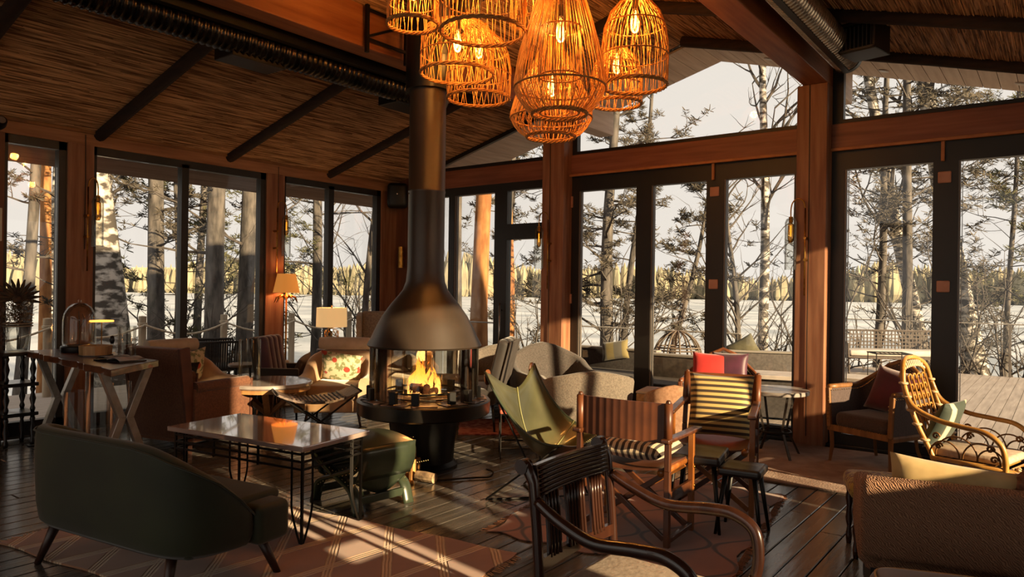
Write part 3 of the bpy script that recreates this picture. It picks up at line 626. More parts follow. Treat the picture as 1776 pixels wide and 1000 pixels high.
# ================================================================== RUGS
def rug(name, label, c, size, rz, m, th=.010, fringe=None, wob=.012, nx=24, ny=20, z=0.002):
    g = G(); w, l = size
    def fn(u, v):
        x = (u-.5)*w; y = (v-.5)*l; e = wob*math.sin(u*17+2)*math.cos(v*13+1)
        return (x+wob*math.sin(v*22)*abs(2*u-1)**8, y+wob*math.sin(u*25)*abs(2*v-1)**8, th/2+z)
    g.sheet(fn, nx, ny, th); t = thing(name, label, 'rug', (c[0], c[1], 0), rz)
    part('pile', g, m, t)
    if fringe:
        f = G(); rr = random.Random(9)
        for sx in (-1, 1):
            for k in range(int(l/.016)):
                y = -l/2+k*.016; f.bar((sx*w/2, y, .008), (sx*(w/2+rr.uniform(.03, .055)), y+rr.uniform(-.02, .02), .004), .004, .004)
        part('fringe', f, fringe, t, kind='stuff')
    return t
def diamond_mat(name, base, line, s1, s2, rough=.95, relief=.5, vor=False, w=.06, dist=.02):
    m = mat(name, base, rough=rough, sheen=.3); nt = m.node_tree; N = nt.nodes; L = nt.links; b = N['Principled BSDF']
    tc = N.new('ShaderNodeTexCoord'); sp = N.new('ShaderNodeSeparateXYZ')
    nz = N.new('ShaderNodeTexNoise'); nz.inputs['Scale'].default_value = 5; va = N.new('ShaderNodeVectorMath'); va.operation = 'MULTIPLY_ADD'; va.inputs[1].default_value = (dist,)*3
    L.new(tc.outputs['Object'], nz.inputs[0]); L.new(nz.outputs['Color'], va.inputs[0]); L.new(tc.outputs['Object'], va.inputs[2]); L.new(va.outputs[0], sp.inputs[0])
    def M(op, a, b_=None, c=None):
        n = N.new('ShaderNodeMath'); n.operation = op
        for i, q in enumerate((a, b_, c)):
            if q is None: continue
            if isinstance(q, (int, float)): n.inputs[i].default_value = q
            else: L.new(q, n.inputs[i])
        return n.outputs[0]
    X, Y = sp.outputs[0], sp.outputs[1]
    if vor:
        # ogee trellis: x + amplitude*sin(y)
        a = M('MULTIPLY', Y, s2*2*PI); ph = M('SINE', a); u = M('MULTIPLY', X, s1)
        d1 = M('ABSOLUTE', M('SUBTRACT', M('FRACT', M('MULTIPLY_ADD', ph, .22, u)), .5)); d2 = M('ABSOLUTE', M('SUBTRACT', M('FRACT', M('ADD', M('MULTIPLY_ADD', ph, -.22, u), .5)), .5))
        d = M('MINIMUM', d1, d2)
    else:
        p = M('MULTIPLY_ADD', X, s1, M('MULTIPLY', Y, s2)); q = M('MULTIPLY_ADD', X, -s1, M('MULTIPLY', Y, s2*.35))
        f = lambda t: M('ABSOLUTE', M('SUBTRACT', M('FRACT', t), .5))
        two = lambda t: M('MINIMUM', M('ABSOLUTE', M('SUBTRACT', f(t), .06)), M('ABSOLUTE', M('SUBTRACT', f(t), .0)))
        d = M('MINIMUM', two(p), two(q))
    r = N.new('ShaderNodeValToRGB'); r.color_ramp.elements[0].position = w*.35; r.color_ramp.elements[1].position = w; r.color_ramp.elements[0].color = lin(line); r.color_ramp.elements[1].color = lin(base)
    L.new(d, r.inputs[0]); n2 = N.new('ShaderNodeTexNoise'); n2.inputs['Scale'].default_value = 4; n2.inputs['Detail'].default_value = 5; L.new(tc.outputs['Object'], n2.inputs[0])
    mx = N.new('ShaderNodeMix'); mx.data_type = 'RGBA'; mx.blend_type = 'MULTIPLY'; mx.inputs[0].default_value = .6; L.new(r.outputs[0], mx.inputs[6]); 
    r3 = N.new('ShaderNodeValToRGB'); r3.color_ramp.elements[0].color = (.55, .5, .47, 1); r3.color_ramp.elements[0].position = .3; r3.color_ramp.elements[1].position = .7; L.new(n2.outputs[0], r3.inputs[0]); L.new(r3.outputs[0], mx.inputs[7]); L.new(mx.outputs[2], b.inputs['Base Color'])
    bp = N.new('ShaderNodeBump'); bp.inputs['Strength'].default_value = relief; bp.inputs['Distance'].default_value = .02
    L.new(M('SUBTRACT', 1., r.outputs[0]) if False else r.outputs[0], bp.inputs['Height']); bp.invert = True; L.new(bp.outputs[0], b.inputs['Normal'])
    return m
rug('patterned_rug', 'sandy beige rug with raised crossing double lines under the marble table', (-3.745, 2.48), (2.72, 1.39), 9.3, diamond_mat('beige_relief_rug', '#95694c', '#d0b594', 2.6, 1.9, relief=.9, w=.035), th=.012, fringe=mat('rug_fringe', '#b08a68', rough=1))
rug('kilim_rug', 'rusty brown flatweave rug with dark trellis lines under the director chairs', (-2.30, 4.63), (1.50, 1.90), 8.5, diamond_mat('rust_trellis_rug', '#8e5d45', '#3a2118', 2.2, 1.6, vor=True, w=.05, relief=.2), th=.007, wob=.03, fringe=mat('kilim_fringe', '#8f5f43', rough=1))
rug('wool_carpet', 'faded brown grey carpet under the wooden armchair and round table', (-.95, 6.87), (2.9, 1.68), 2.0, mat('faded_brown_carpet', '#836a5c', '#a08a7b', rough=.95, scale=5, detail=8, bump=.6, bscale=60), th=.012, wob=.006)
rug('red_rug', 'small red patterned rug on the floor behind the fireplace', (-4.85, 6.5), (1.3, .9), 40, mat('red_pattern_rug', '#7a2a22', '#a8695a', rough=.95, scale=14, kind='voronoi', ramp=(.3, .6)), th=.008, wob=.004)

# ================================================================== GREEN SOFA
M_green = mat('olive_green_velvet', '#1d210d', '#2c3116', rough=.75, sheen=.18, scale=2, detail=4, bump=.15)
M_legd = wood('dark_brown_leg', '#2a1711', '#3d2418', .4, 2)
t = thing('loveseat', 'olive green velvet loveseat seen from behind at the lower left', 'sofa', (-3.92, 1.93, 0), 9.)
path = [V(-.60, .28, 0), V(-.60, .15, 0), V(-.60, 0, 0), V(-.60, -.14, 0), V(-.585, -.20, 0), V(-.54, -.235, 0), V(-.45, -.25, 0), V(-.3, -.25, 0), V(-.15, -.25, 0), V(0, -.25, 0), V(.15, -.25, 0), V(.3, -.25, 0), V(.42, -.245, 0), V(.52, -.22, 0), V(.585, -.17, 0), V(.62, -.08, 0), V(.635, .03, 0), V(.64, .13, 0)]
def hs(u):
    if u < .24: return .56+.2*sm(.0, .22, u)
    return .775-.385*max(0, (u-.70)/.30)**1.9
g = G().loft(shell(path, hs, .215, .10, lean=.03)); part('back_and_arms', g, M_green, t, smooth=True, sub=1)
pp = shell(path, hs, .215, .10, lean=.03); part('piping', G().tube([r[3]+(r[2]-r[3])*.4 for r in pp], .005, 6), M_green, t, smooth=True)
part('seat', G().box((.02, .085, .32), (1.16, .60, .21)), M_green, t, smooth=True, bev=.05, seg=4)
part('seat_cushion', G().box((.05, .12, .42), (1.1, .50, .06)), M_green, t, smooth=True, bev=.028, seg=4)
part('end_block', G().box((.63, .22, .32), (.18, .22, .205)), M_green, t, smooth=True, bev=.04, seg=4)
for a, b in (((-.52, -.18, .23), (-.60, -.24, 0)), ((.42, -.16, .23), (.45, -.22, 0)), ((.56, .25, .23), (.64, .32, 0)), ((-.5, .3, .23), (-.58, .36, 0))):
    part('leg', G().tube([a, b], [.03, .017], 10), M_legd, t, smooth=True)

# ================================================================== MARBLE TABLE
M_marble = mat('glossy_brown_marble', '#84706a', '#b8a59a', rough=.08, scale=3, detail=12, coat=1., ramp=(.3, .75), spec=.8)
M_marble.node_tree.nodes['Principled BSDF'].inputs['Coat IOR'].default_value = 2.0
t = thing('marble_table', 'rectangular polished marble coffee table on black triple-rod legs', 'table', (-4.19, 2.85, 0), 9.)
part('table_top', G().box((0, 0, .585), (1.22, .61, .032)), M_marble, t, bev=.006)
g = G()
for z in (.545, .50, .455):
    for s in (-1, 1): g.bar((-.57, s*.265, z), (.57, s*.265, z), .012); g.bar((s*.57, -.265, z), (s*.57, .265, z), .012)
part('rails', g, M_blackm, t)
for sx in (-1, 1):
    for sy in (-1, 1):
        X, Y = sx*.57, sy*.265; g = G().bar((X, Y, .57), (X, Y, .0), .014)
        for dx, dy in ((-sx*.085, 0), (0, -sy*.085)):
            pts = bez([(X+dx, Y+dy, .57), (X+dx, Y+dy, .30), (X+dx*.95, Y+dy*.95, .2), (X+dx*.55, Y+dy*.55, .09), (X+dx*.08, Y+dy*.08, .0)], 5)
            g.tube(pts, .009, 4)
        part('leg', g, M_blackm, t)
for sx in (-1, 1):
    for sy in (-1, 1): part('rail_tie', G().bar((sx*.2, sy*.265, .44), (sx*.2, sy*.265, .56), .012), M_blackm, t)

# ================================================================== STUDDED STOOL
M_gl = mat('green_leather', '#2a3226', '#3d4634', rough=.32, scale=3, detail=5, coat=.15, bump=.1)
M_stud = mat('brass_stud', '#d9c08a', rough=.25, metal=1.)
t = thing('savonarola_stool', 'green leather cross-frame stool studded with brass nails beside the marble table', 'stool', (-4.02, 3.52, 0), -6)
part('seat', G().sheet(lambda u, v: ((u-.5)*.60, (v-.5)*.46, .47-.035*(2*u-1)**2+.012*math.sin(PI*v)), 14, 6, .03), M_gl, t, smooth=True, auto=.7)
for s in (-1, 1):
    g = G().sheet(lambda u, v: (s*(.30+.02*math.sin(PI*v)-.05*v*v), (u-.5)*.46, .455-.23*v), 6, 6, .022)
    part('side_drop', g, M_gl, t, smooth=True)
    st = G()
    for k in range(30): st.ell((s*.293, -.21+k*.02, .285), (.005, .005, .005), 6, 4)
    part('nail_row', st, M_stud, t, kind='stuff')
    part('apron', G().sheet(lambda u, v: (s*(.255-.03*v), (u-.5)*.42, .245-(.10*(1-abs(2*u-1)**1.5)+.04)*v), 10, 3, .015), M_gl, t, smooth=True)
for sy in (-1, 1):
    for s in (-1, 1):
        pts = bez([(s*.285, sy*.215, .45), (s*.25, sy*.215, .33), (s*.02, sy*.215, .235), (-s*.2, sy*.215, .15), (-s*.27, sy*.215, .0)], 6)
        part('curved_leg', G().tube(pts, [.046]*len(pts), 8, flat=.42, up=(0, 1, 0)), M_gl, t, smooth=True)
    st = G()
    for s in (-1, 1):
        pts = bez([(s*.285, 0, .45), (s*.25, 0, .33), (s*.02, 0, .235), (-s*.2, 0, .15), (-s*.27, 0, .0)], 6)
        for k in range(0, len(pts)-1):
            for off in (-.022, .0, .022): st.ell((pts[k].x, sy*.215+sy*.021, pts[k].z+off), (.004, .004, .004), 5, 4)
    part('nails', st, M_stud, t, kind='stuff')
for s in (-1, 1): part('floor_bar', G().box((s*.235, 0, .085), (.03, .40, .055)), M_gl, t, bev=.006)

# ================================================================== BUTTERFLY CHAIR
M_olive = mat('olive_leather', '#3a3a26', '#54533a', rough=.3, scale=2, detail=4, coat=.2, bump=.08)
t = thing('butterfly_chair', 'olive leather butterfly sling chair on thin black rods', 'chair', (-3.08, 4.40, 0), -84)
def bf(u, v):
    a = 2*u-1; s = abs(a)
    zc_ = .80*(1-v)**1.3+.30*math.sin(PI*min(1, v*1.0))**1*.0+.28+(-.62*v*(1-v)**1.0)*.9+.10*max(0, v-.6)
    zc_ = (1-v)**2*.80+2*v*(1-v)*.06+v*v*.44
    ze = (1-v)**2*.97+2*v*(1-v)*.42+v*v*.50
    hw = (1-v)**2*.36+2*v*(1-v)*.32+v*v*.36
    yc = (1-v)**2*-.20+2*v*(1-v)*-.10+v*v*.36
    ye = (1-v)**2*-.26+2*v*(1-v)*.02+v*v*.38
    k = s**1.5-(.10*sm(.85, 1.0, s)*(1-v)**5)
    return (a*hw, yc+(ye-yc)*k, zc_+(ze-zc_)*k)
part('leather_sling', G().sheet(bf, 24, 26, .007), M_olive, t, smooth=True)
part('seam', G().tube([V(*bf(.5, k/20))+V(0, .006, .008) for k in range(21)], .004, 5).tube([V(*bf(k/20, .62))+V(0, .002, .008) for k in range(21)], .0035, 5), mat('olive_seam', '#8b8a55', rough=.5), t, smooth=True)
for u in (0, 1):
    part('edge_binding', G().tube([V(*bf(u, k/24)) for k in range(25)], .008, 6), M_gl, t, smooth=True)
    part('back_pocket', G().ell(V(*bf(u, 0))+V((.04 if u == 0 else -.04), .0, -.045), (.045, .012, .06), 10, 8), mat('brown_leather_patch', '#5a3218', '#6e4020', rough=.4), t, smooth=True)
st = G()
for k in range(30): st.ell(V(*bf(.02+.96*k/29, .985))+V(0, 0, .008), (.0045, .006, .0045), 5, 4)
part('lacing', st, mat('pale_lacing', '#d3c48e', rough=.6), t, kind='stuff')
F1, F2, B1, B2 = (-.29, -.26, 0), (.29, -.26, 0), (-.27, .28, 0), (.27, .28, 0)
TL, TR, SL, SR = bf(0, 0), bf(1, 0), bf(0, 1), bf(1, 1)
for a, b, c in ((TL, B1, SR), (TR, B2, SL)):
    pass
rods = [[TL, (TL[0]*.9, TL[1]+.16, .45), (-.29, .26, .02), (-.27, .29, .009), (-.22, .26, .009), (.25, -.27, .009), (.29, -.27, .02), (SR[0], SR[1]-.03, SR[2]-.01)],
        [TR, (TR[0]*.9, TR[1]+.16, .45), (.29, .26, .02), (.27, .29, .009), (.22, .26, .009), (-.25, -.27, .009), (-.29, -.27, .02), (SL[0], SL[1]-.03, SL[2]-.01)]]
for r in rods:
    P = [Vector(q) for q in r]; pts = [P[0], P[0].lerp(P[2], .5), P[2]]+bez(P[2:5], 4)[1:]+[P[4].lerp(P[5], .5), P[5]]+bez(P[5:7]+[P[6].lerp(P[7], .1)], 4)[1:]+[P[7]]
    part('rod_frame', G().tube(pts, .0075, 8), M_blackm, t, smooth=True)

# ================================================================== DIRECTOR CHAIRS
M_dw = wood('dark_teak', '#3a1f12', '#5e3419', .35, 2, coat=.3)
M_dw2 = wood('sunlit_teak', '#7a4418', '#a9682c', .35, 2, coat=.3)  # lighter copy of the teak, sunlight put into its colour
M_brl = mat('brown_leather', '#4f2b18', '#6b3d22', rough=.42, scale=5, detail=5, bump=.2)
def director(label, loc, rz, w=.56, d=.46, hb=.90, ha=.66, recl=.0, chan=True, lean=0.):
    t = thing('director_chair', label, 'chair', loc, rz); X = w/2
    for s in (-1, 1):
        part('back_post', G().bar((s*X, -d/2, 0), (s*X, -d/2-recl*.35, ha*.72), .036, .034, up=(0, 1, 0)).bar((s*X, -d/2-recl*.35, ha*.72), (s*X, -d/2-recl, hb), .034, .036, up=(0, 1, 0)).ell((s*X, -d/2-recl, hb), (.018, .018, .02), 8, 6), M_dw, t, bev=.003, seg=1)
        part('front_leg', G().bar((s*X, d/2, 0), (s*X, d/2, ha-.01), .036, .034, up=(0, 1, 0)), M_dw2, t, bev=.003)
        part('armrest', G().box((s*X, .03, ha+.005), (.058, d+.17, .026)), M_dw, t, bev=.008, seg=3)
        part('side_rail', G().box((s*X, 0, .30), (.022, d, .07)), M_dw, t, bev=.003)
        part('seat_rail', G().tube([(s*(X-.045), -d/2-.0, .445), (s*(X-.045), d/2+.06, .455)], .024, 10), M_dw2, t, smooth=True)
        part('foot_bar', G().box((s*X, 0, .045), (.03, d+.02, .03)), M_dw, t, bev=.003)
        for zz in (.30, .42): part('brass_bolt', G().ell((s*(X+.02), d/2, zz), (.006, .01, .01), 8, 6), M_brass, t, smooth=True)
    for yy in (-d/2+.03, d/2-.02):
        part('cross_brace', G().bar((-X+.02, yy, .05), (X-.04, yy+.01, .43), .034, .022, up=(0, 1, 0)), M_dw2 if yy > 0 else M_dw, t, bev=.003)
        part('cross_brace', G().bar((X-.02, yy-.022, .05), (-X+.04, yy-.022, .43), .034, .022, up=(0, 1, 0)), M_dw, t, bev=.003)
    part('seat', G().sheet(lambda u, v: ((u-.5)*(w-.06), (v-.5)*(d+.06)+.02, .475-.03*math.sin(PI*u)), 12, 4, .012), M_brl, t, smooth=True, auto=.6)
    hb0 = hb-.245
    nch = 12
    def bk(u, v):
        return ((u-.5)*(w+.0), -d/2-recl*(.45+.55*v)-.028*math.sin(PI*u)+(.0022*abs(math.sin(PI*nch*u)) if chan else 0), hb0+.24*v)
    part('back_sling', G().sheet(bk, 96 if chan else 12, 4, .012), M_brl, t, smooth=True, auto=.8)
    for s in (-1, 1): part('sling_sleeve', G().tube([(s*X, -d/2-recl*.45, hb0), (s*X, -d/2-recl, hb-.005)], .026, 10), M_brl, t, smooth=True)
    return t
director('brown leather director chair with its channelled back to the camera', (-2.19, 4.22, 0), 3, w=.60, d=.40, hb=.875, ha=.645, recl=.0)
director('brown leather director chair facing the camera with a striped pillow', (-2.02, 5.14, 0), 196, w=.54, d=.56, hb=.90, ha=.70, recl=.20, chan=False)
M_str = stripes('gold_black_stripes', ('#cdb06c', '#3f3124'), axis=2, scale=150)
M_strx = stripes('cream_dark_stripes', ('#c9b494', '#33261f'), axis=0, scale=150)
solo('striped_pillow', 'gold and dark brown striped pillow upright in the far director chair', 'pillow', G().pillow((0, 0, 0), .47, .47, .15), M_str, (-2.03, 5.25, .70), 16, smooth=True).rotation_euler = (math.radians(-14), 0, math.radians(14))
solo('striped_cushion', 'cream and dark striped cushion on the seat of the near director chair', 'cushion', G().pillow((0, 0, 0), .46, .44, .13), M_strx, (-2.17, 4.24, .545), 0, smooth=True).rotation_euler = (math.radians(90), 0, math.radians(3))

# ================================================================== DARK SLATTED ARMCHAIR
M_mah = wood('dark_mahogany', '#26140e', '#3f2317', .24, 2, coat=.4)
t = thing('slatted_armchair', 'dark polished wooden armchair with reeded slat back in the foreground', 'chair', (-1.24, 2.43, 0), -90)
W2 = .27
def bp(z): return -.26-.10*max(0, (z-.45))**1.3*1.2   # back lean
for s in (-1, 1):
    zs = [0, .15, .3, .44, .55, .65, .75, .84, .89, .915]
    pts = [V(s*W2, bp(z)-.06*max(0, .4-z)-(.03*sm(.84, .92, z)), z) for z in zs]
    part('back_post', G().tube(pts, [.017, .019, .021, .023, .022, .021, .021, .022, .024, .015], 8, flat=.8, up=(0, 1, 0)), M_mah, t, smooth=True)
    part('scroll', G().tube([(s*(W2-.02), bp(.9)-.035, .895), (s*(W2+.022), bp(.9)-.035, .895)], .028, 12), M_mah, t, smooth=True, auto=.6)
    pts = bez([(s*W2, bp(.77)+.01, .775), (s*(W2+.012), -.17, .725), (s*(W2+.02), -.03, .685), (s*(W2+.025), .14, .70), (s*(W2+.025), .245, .70), (s*(W2+.022), .325, .655), (s*(W2+.015), .345, .56), (s*(W2+.005), .335, .47)], 8)
    part('armrest', G().tube(pts, [.021+.004*math.sin(PI*k/len(pts)) for k in range(len(pts))], 10, flat=.85), M_mah, t, smooth=True)
    part('turned_post', G().lathe([(.018, 0), (.022, .02), (.026, .06), (.018, .09), (.022, .11), (.020, .14)], 12, (s*(W2+.005), .335, .355)), M_mah, t, smooth=True)
    part('front_leg', G().tube([(s*W2, .30, .42), (s*W2, .30, .0)], [.024, .015], 8), M_mah, t, smooth=True)
    part('side_rail', G().box((s*W2, .02, .385), (.03, .56, .06)), M_mah, t, bev=.004)
def rail(z, hgt, nm, th=.026): part(nm, G().sheet(lambda u, v: ((u-.5)*2*(W2-.012), bp(z+hgt*(v-.5))-.018*math.sin(PI*u), z+hgt*(v-.5)), 12, 3, th), M_mah, t, smooth=True, auto=.6)
rail(.845, .115, 'crest_rail'); rail(.545, .045, 'lower_rail'); rail(.40, .06, 'back_seat_rail')
for k in range(7): part('reeding', G().tube([((u/10-.5)*2*(W2-.03), bp(.795+k*.016)+.0145-.018*math.sin(PI*u/10), .795+k*.016) for u in range(11)], .0055, 6), M_mah, t, smooth=True)
for cx, n in ((-.155, 4), (-.0, 6), (.155, 4)):
    for k in range(n):
        x = cx+(k-(n-1)/2)*.0215
        pts = [V(x*(1+.12*(abs(z-.67)/.12)**2*.3), bp(z)+.002, z) for z in (.555, .6, .66, .72, .79)]
        part('slat', G().tube(pts, .0078, 6), M_mah, t, smooth=True)
    part('slat_backing', G().sheet(lambda u, v: (cx+(u-.5)*(.0215*n)*(1-.12*math.sin(PI*v)), bp(.555+.235*v)-.008, .555+.235*v), 2, 6, .010), M_mah, t, smooth=True, auto=.5)
part('seat_pad', G().box((0, .03, .42), (.53, .60, .07)), mat('cream_seat_fabric', '#a08f7f', '#b3a292', rough=.9, scale=40, bump=.2), t, smooth=True, bev=.035, seg=5)
part('front_rail', G().box((0, .31, .385), (.52, .03, .06)), M_mah, t, bev=.004)

# ================================================================== BLACK NESTING STOOLS
M_bw = wood('black_stained_wood', '#17120f', '#2a231f', .35, 0)
def stool(label, loc, rz, w, d, h, th=.05):
    t = thing('nesting_table', label, 'stool', loc, rz, None)
    part('top', G().box((0, 0, h-th/2), (w, d, th)), M_bw, t, bev=.02, seg=3)
    for sx in (-1, 1):
        for sy in (-1, 1): part('leg', G().tube([(sx*(w/2-.045), sy*(d/2-.045), h-th), (sx*(w/2+.005), sy*(d/2+.005), 0)], [.017, .010], 8), M_black, t, smooth=True)
stool('taller black wooden side table with tapered legs between the director chairs', (-1.93, 4.62, 0), 12, .34, .40, .49, .06)
stool('lower black wooden stool in front of the taller side table', (-1.63, 4.62, 0), 8, .27, .27, .435, .055)

# ================================================================== ROUND GREY TABLE
M_gstone = mat('grey_stone_top', '#7d7570', '#9b9590', rough=.35, scale=4, detail=8, coat=.2)
t = thing('round_table', 'round grey-topped table on splayed metal legs beside the back wall post', 'table', (-2.16, 6.98, 0), 20)
part('table_top', G().lathe([(0, .595), (.295, .595), (.30, .60), (.30, .63), (.295, .635), (0, .635)], 48), M_gstone, t, smooth=True, auto=.5)
for k in range(4):
    a = 2*PI*k/4+.5; c, s = math.cos(a), math.sin(a); b = a+.5
    part('leg', G().bar((.2*c, .2*s, .595), (.12*c, .12*s, .26), .022, .012).bar((.12*c, .12*s, .26), (.26*c, .26*s, 0), .022, .012), mat('gunmetal_leg', '#4f4a46', rough=.35, metal=.7), t)
part('foot_ring', G().tube([(.14*math.cos(2*PI*k/32), .14*math.sin(2*PI*k/32), .24) for k in range(32)], .009, 8, closed=True), M_blackm, t, smooth=True)

# ================================================================== WOODEN FRAME ARMCHAIR WITH BURGUNDY CUSHION
M_oak = wood('golden_oak', '#6b451f', '#946636', .45, 2)
M_aub = mat('aubergine_fabric', '#3f312f', '#4d3e3b', rough=.85, scale=60, sheen=.3, bump=.15)
def frame_armchair(name, label, loc, rz, w, d, hb, ha, hs_, mw, mf, mi=None):
    t = thing(name, label, 'armchair', loc, rz); P = upath(w, d/2, -d/2, 16, .6); n = len(P)
    hf = lambda u: ha+(hb-ha)*sm(.24, .5, u)*(1 if u < .5 else 1)*(1 if u <= .5 else 0)+(0 if u <= .5 else (hb-ha)*(1-sm(.5, .76, u)))
    sh = shell(P, hf, hs_-.08, .05, lean=.06)
    part('upholstered_shell', G().loft(sh), mf, t, smooth=True, auto=.9)
    part('top_frame', G().tube([(r[3]+r[5])/2+V(0, 0, .012) for r in sh], 0.027, 8, flat=.8), mw, t, smooth=True)
    for s, q in ((-1, 0), (1, -1)): part('front_arm_post', G().bar(P[q]+V(0, .0, hs_-.1), P[q]+V(s*.02, 0, ha), .045, .045), mw, t, bev=.01)
    part('seat_rail', G().loft(shell(P, lambda u: hs_-.075, 0, .055, zf=lambda u: hs_-.13)), mw, t, smooth=True, auto=.6)
    part('front_rail', G().box((0, d/2, hs_-.10), (w-.02, .03, .055)), mw, t, bev=.004)
    part('seat', G().box((0, .03, hs_-.02), (w-.07, d-.07, .14)), mf, t, smooth=True, bev=.05, seg=4)
    for s in (-1, 1):
        part('front_leg', G().tube([(s*(w/2-.005), d/2-.01, hs_-.08), (s*(w/2-.01), d/2-.02, .15), (s*(w/2), d/2, 0)], [.026, .022, .015], 4), mw, t)
        part('rear_leg', G().tube(bez([(s*(w/2-.10), -d/2+.05, hs_-.08), (s*(w/2-.09), -d/2+.03, .15), (s*(w/2-.05), -d/2-.05, 0)], 4), .018, 4), mw, t)
    st = G()
    for i in range(n):
        r = sh[i]
        for k in (0, .33, .66):
            if i == n-1 and k: continue
            q = r if i == n-1 else None; j = min(i+1, n-1)
            for a in ((1, 2), (7, 6)):
                p = sh[i][a[1]].lerp(sh[j][a[1]], k); o = sh[i][a[1]]-(sh[i][3]+sh[i][5])/2; o.z = 0
                st.ell(p+o*.12, (.005, .005, .005), 5, 4)
    for k in range(24): st.ell((-w/2+.04+k*(w-.08)/23, d/2+.012, hs_-.072), (.005, .005, .005), 5, 4)
    for s in (0, -1):
        for k in range(8): st.ell(P[s]+V(0, .03, hs_-.05+k*(ha-hs_)/8), (.005, .005, .005), 5, 4)
    part('nailheads', st, M_stud, t, kind='stuff'); return t
frame_armchair('studded_armchair', 'dark aubergine armchair with golden wood frame and burgundy pillow by the back doors', (-1.31, 7.20, 0), 155, .60, .54, .92, .68, .42, M_oak, M_aub)
solo('burgundy_pillow', 'crumpled burgundy velvet pillow in the aubergine armchair', 'pillow', G().pillow((0, 0, 0), .44, .42, .15), mat('burgundy_velvet', '#4a0f1e', '#5e1628', rough=.8, sheen=.5, scale=6, bump=.3), (-1.22, 7.34, .66), smooth=True).rotation_euler = (math.radians(-20), .15, math.radians(-25))
# ================================================================== MORE SEATING
M_tweed = mat('brown_tweed', '#76543f', '#a07a5e', rough=.95, scale=34, kind='wave', rot=(0, .75, 0), detail=9, bump=.5, ramp=(.42, .6))
def place(name, label, g, m, loc, rot, cat='pillow', **k):
    o = solo(name, label, cat, g, m, loc, smooth=True, **k); o.rotation_euler = [math.radians(a) for a in rot]; return o
t = thing('tweed_sofa', 'low brown herringbone tweed sofa seen from behind at the lower right', 'sofa', (-.745, 3.70, 0), 14)
part('back', G().box((1.0, .07, .495), (2.0, .14, .37)), M_tweed, t, smooth=True, bev=.035, seg=4)
part('seat_base', G().box((1.0, .46, .30), (1.96, .72, .16)), M_tweed, t, smooth=True, bev=.03)
part('plinth', G().box((1.0, .44, .12), (1.9, .68, .24)), mat('black_plinth', '#0b0908', rough=.7), t)
part('seat_cushion', G().box((1.0, .5, .43), (1.94, .66, .12)), M_tweed, t, smooth=True, bev=.04, seg=4)
part('armrest', G().box((.05, .44, .40), (.11, .70, .30)), M_tweed, t, smooth=True, bev=.035, seg=3)
M_bvel = mat('beige_velvet', '#a98e5a', '#c6ab76', rough=.7, sheen=.4, scale=6, bump=.2)
place('beige_pillow', 'long crumpled beige pillow leaning on the tweed sofa back', G().pillow((0, 0, 0), .60, .36, .13), M_bvel, (-.385, 3.99, .575), (-12, 5, 14))
M_fur = mat('brown_fur', '#5a3a2a', '#8a6248', rough=1, scale=30, bump=1.)
g = G(); rr = random.Random(4)
g.ell((0, 0, 0), (.16, .10, .17), 14, 10)
for k in range(700):
    a = rr.uniform(0, 2*PI); e = rr.uniform(-1.4, 1.4); d = Vector((math.cos(a)*math.cos(e), math.sin(a)*math.cos(e), math.sin(e))); p = Vector((d.x*.15, d.y*.095, d.z*.16)); q = p+d*.03+V(rr.uniform(-.01, .01), 0, -.01); w = d.orthogonal().normalized()*.003
    g.add([p-w, p+w, q], [(0, 1, 2)])
solo('fur_cushion', 'shaggy brown cushion at the right edge on the tweed sofa', 'cushion', g, M_fur, (-.04, 4.10, .62), 20)
t = thing('ottoman', 'tan velvet rounded seat at the bottom right corner in front of the tweed sofa', 'ottoman', (-.33, 3.16, 0), 20)
part('upholstered_top', G().box((0, 0, .35), (.50, .42, .20)), mat('tan_velvet', '#4f3525', '#6b4a37', rough=.7, sheen=.5, scale=3), t, smooth=True, bev=.07, seg=5)
part('piping', G().tube([(.235*math.copysign(abs(math.cos(a))**.4, math.cos(a)), .195*math.copysign(abs(math.sin(a))**.4, math.sin(a)), .435) for a in [2*PI*k/48 for k in range(48)]], .005, 6, closed=True), mat('pale_piping', '#c0a071'), t, smooth=True)
for sx in (-1, 1):
    for sy in (-1, 1): part('leg', G().tube([(sx*.18, sy*.14, .26), (sx*.19, sy*.15, 0)], [.02, .014], 8), M_legd, t, smooth=True)
M_flor = mat('floral_print', '#b9b48c', '#a8483a', rough=.8, scale=11, kind='voronoi', ramp=(.62, .30)) if False else None
def floral(name, base, flower, leaf, sc=9):
    m = mat(name, base, rough=.85, sheen=.2); nt = m.node_tree; N = nt.nodes; L = nt.links; b = N['Principled BSDF']
    tc = N.new('ShaderNodeTexCoord'); v = N.new('ShaderNodeTexVoronoi'); v.inputs['Scale'].default_value = sc; nz = N.new('ShaderNodeTexNoise'); nz.inputs['Scale'].default_value = sc*2.2; nz.inputs['Detail'].default_value = 3
    L.new(tc.outputs['Object'], v.inputs[0]); L.new(tc.outputs['Object'], nz.inputs[0])
    r = N.new('ShaderNodeValToRGB'); e = r.color_ramp.elements; e[0].color = lin(flower); e[0].position = .30; e[1].color = (0, 0, 0, 1); e[1].position = .34
    r2 = N.new('ShaderNodeValToRGB'); f = r2.color_ramp.elements; f[0].color = lin(base); f[0].position = .5; f[1].color = lin(leaf); f[1].position = .56
    L.new(v.outputs['Distance'], r.inputs[0]); L.new(nz.outputs[0], r2.inputs[0]); c = N.new('ShaderNodeMath'); c.operation = 'LESS_THAN'; c.inputs[1].default_value = .33; L.new(v.outputs['Distance'], c.inputs[0])
    mx = N.new('ShaderNodeMix'); mx.data_type = 'RGBA'; L.new(c.outputs[0], mx.inputs[0]); L.new(r2.outputs[0], mx.inputs[6]); L.new(r.outputs[0], mx.inputs[7]); L.new(mx.outputs[2], b.inputs['Base Color']); return m
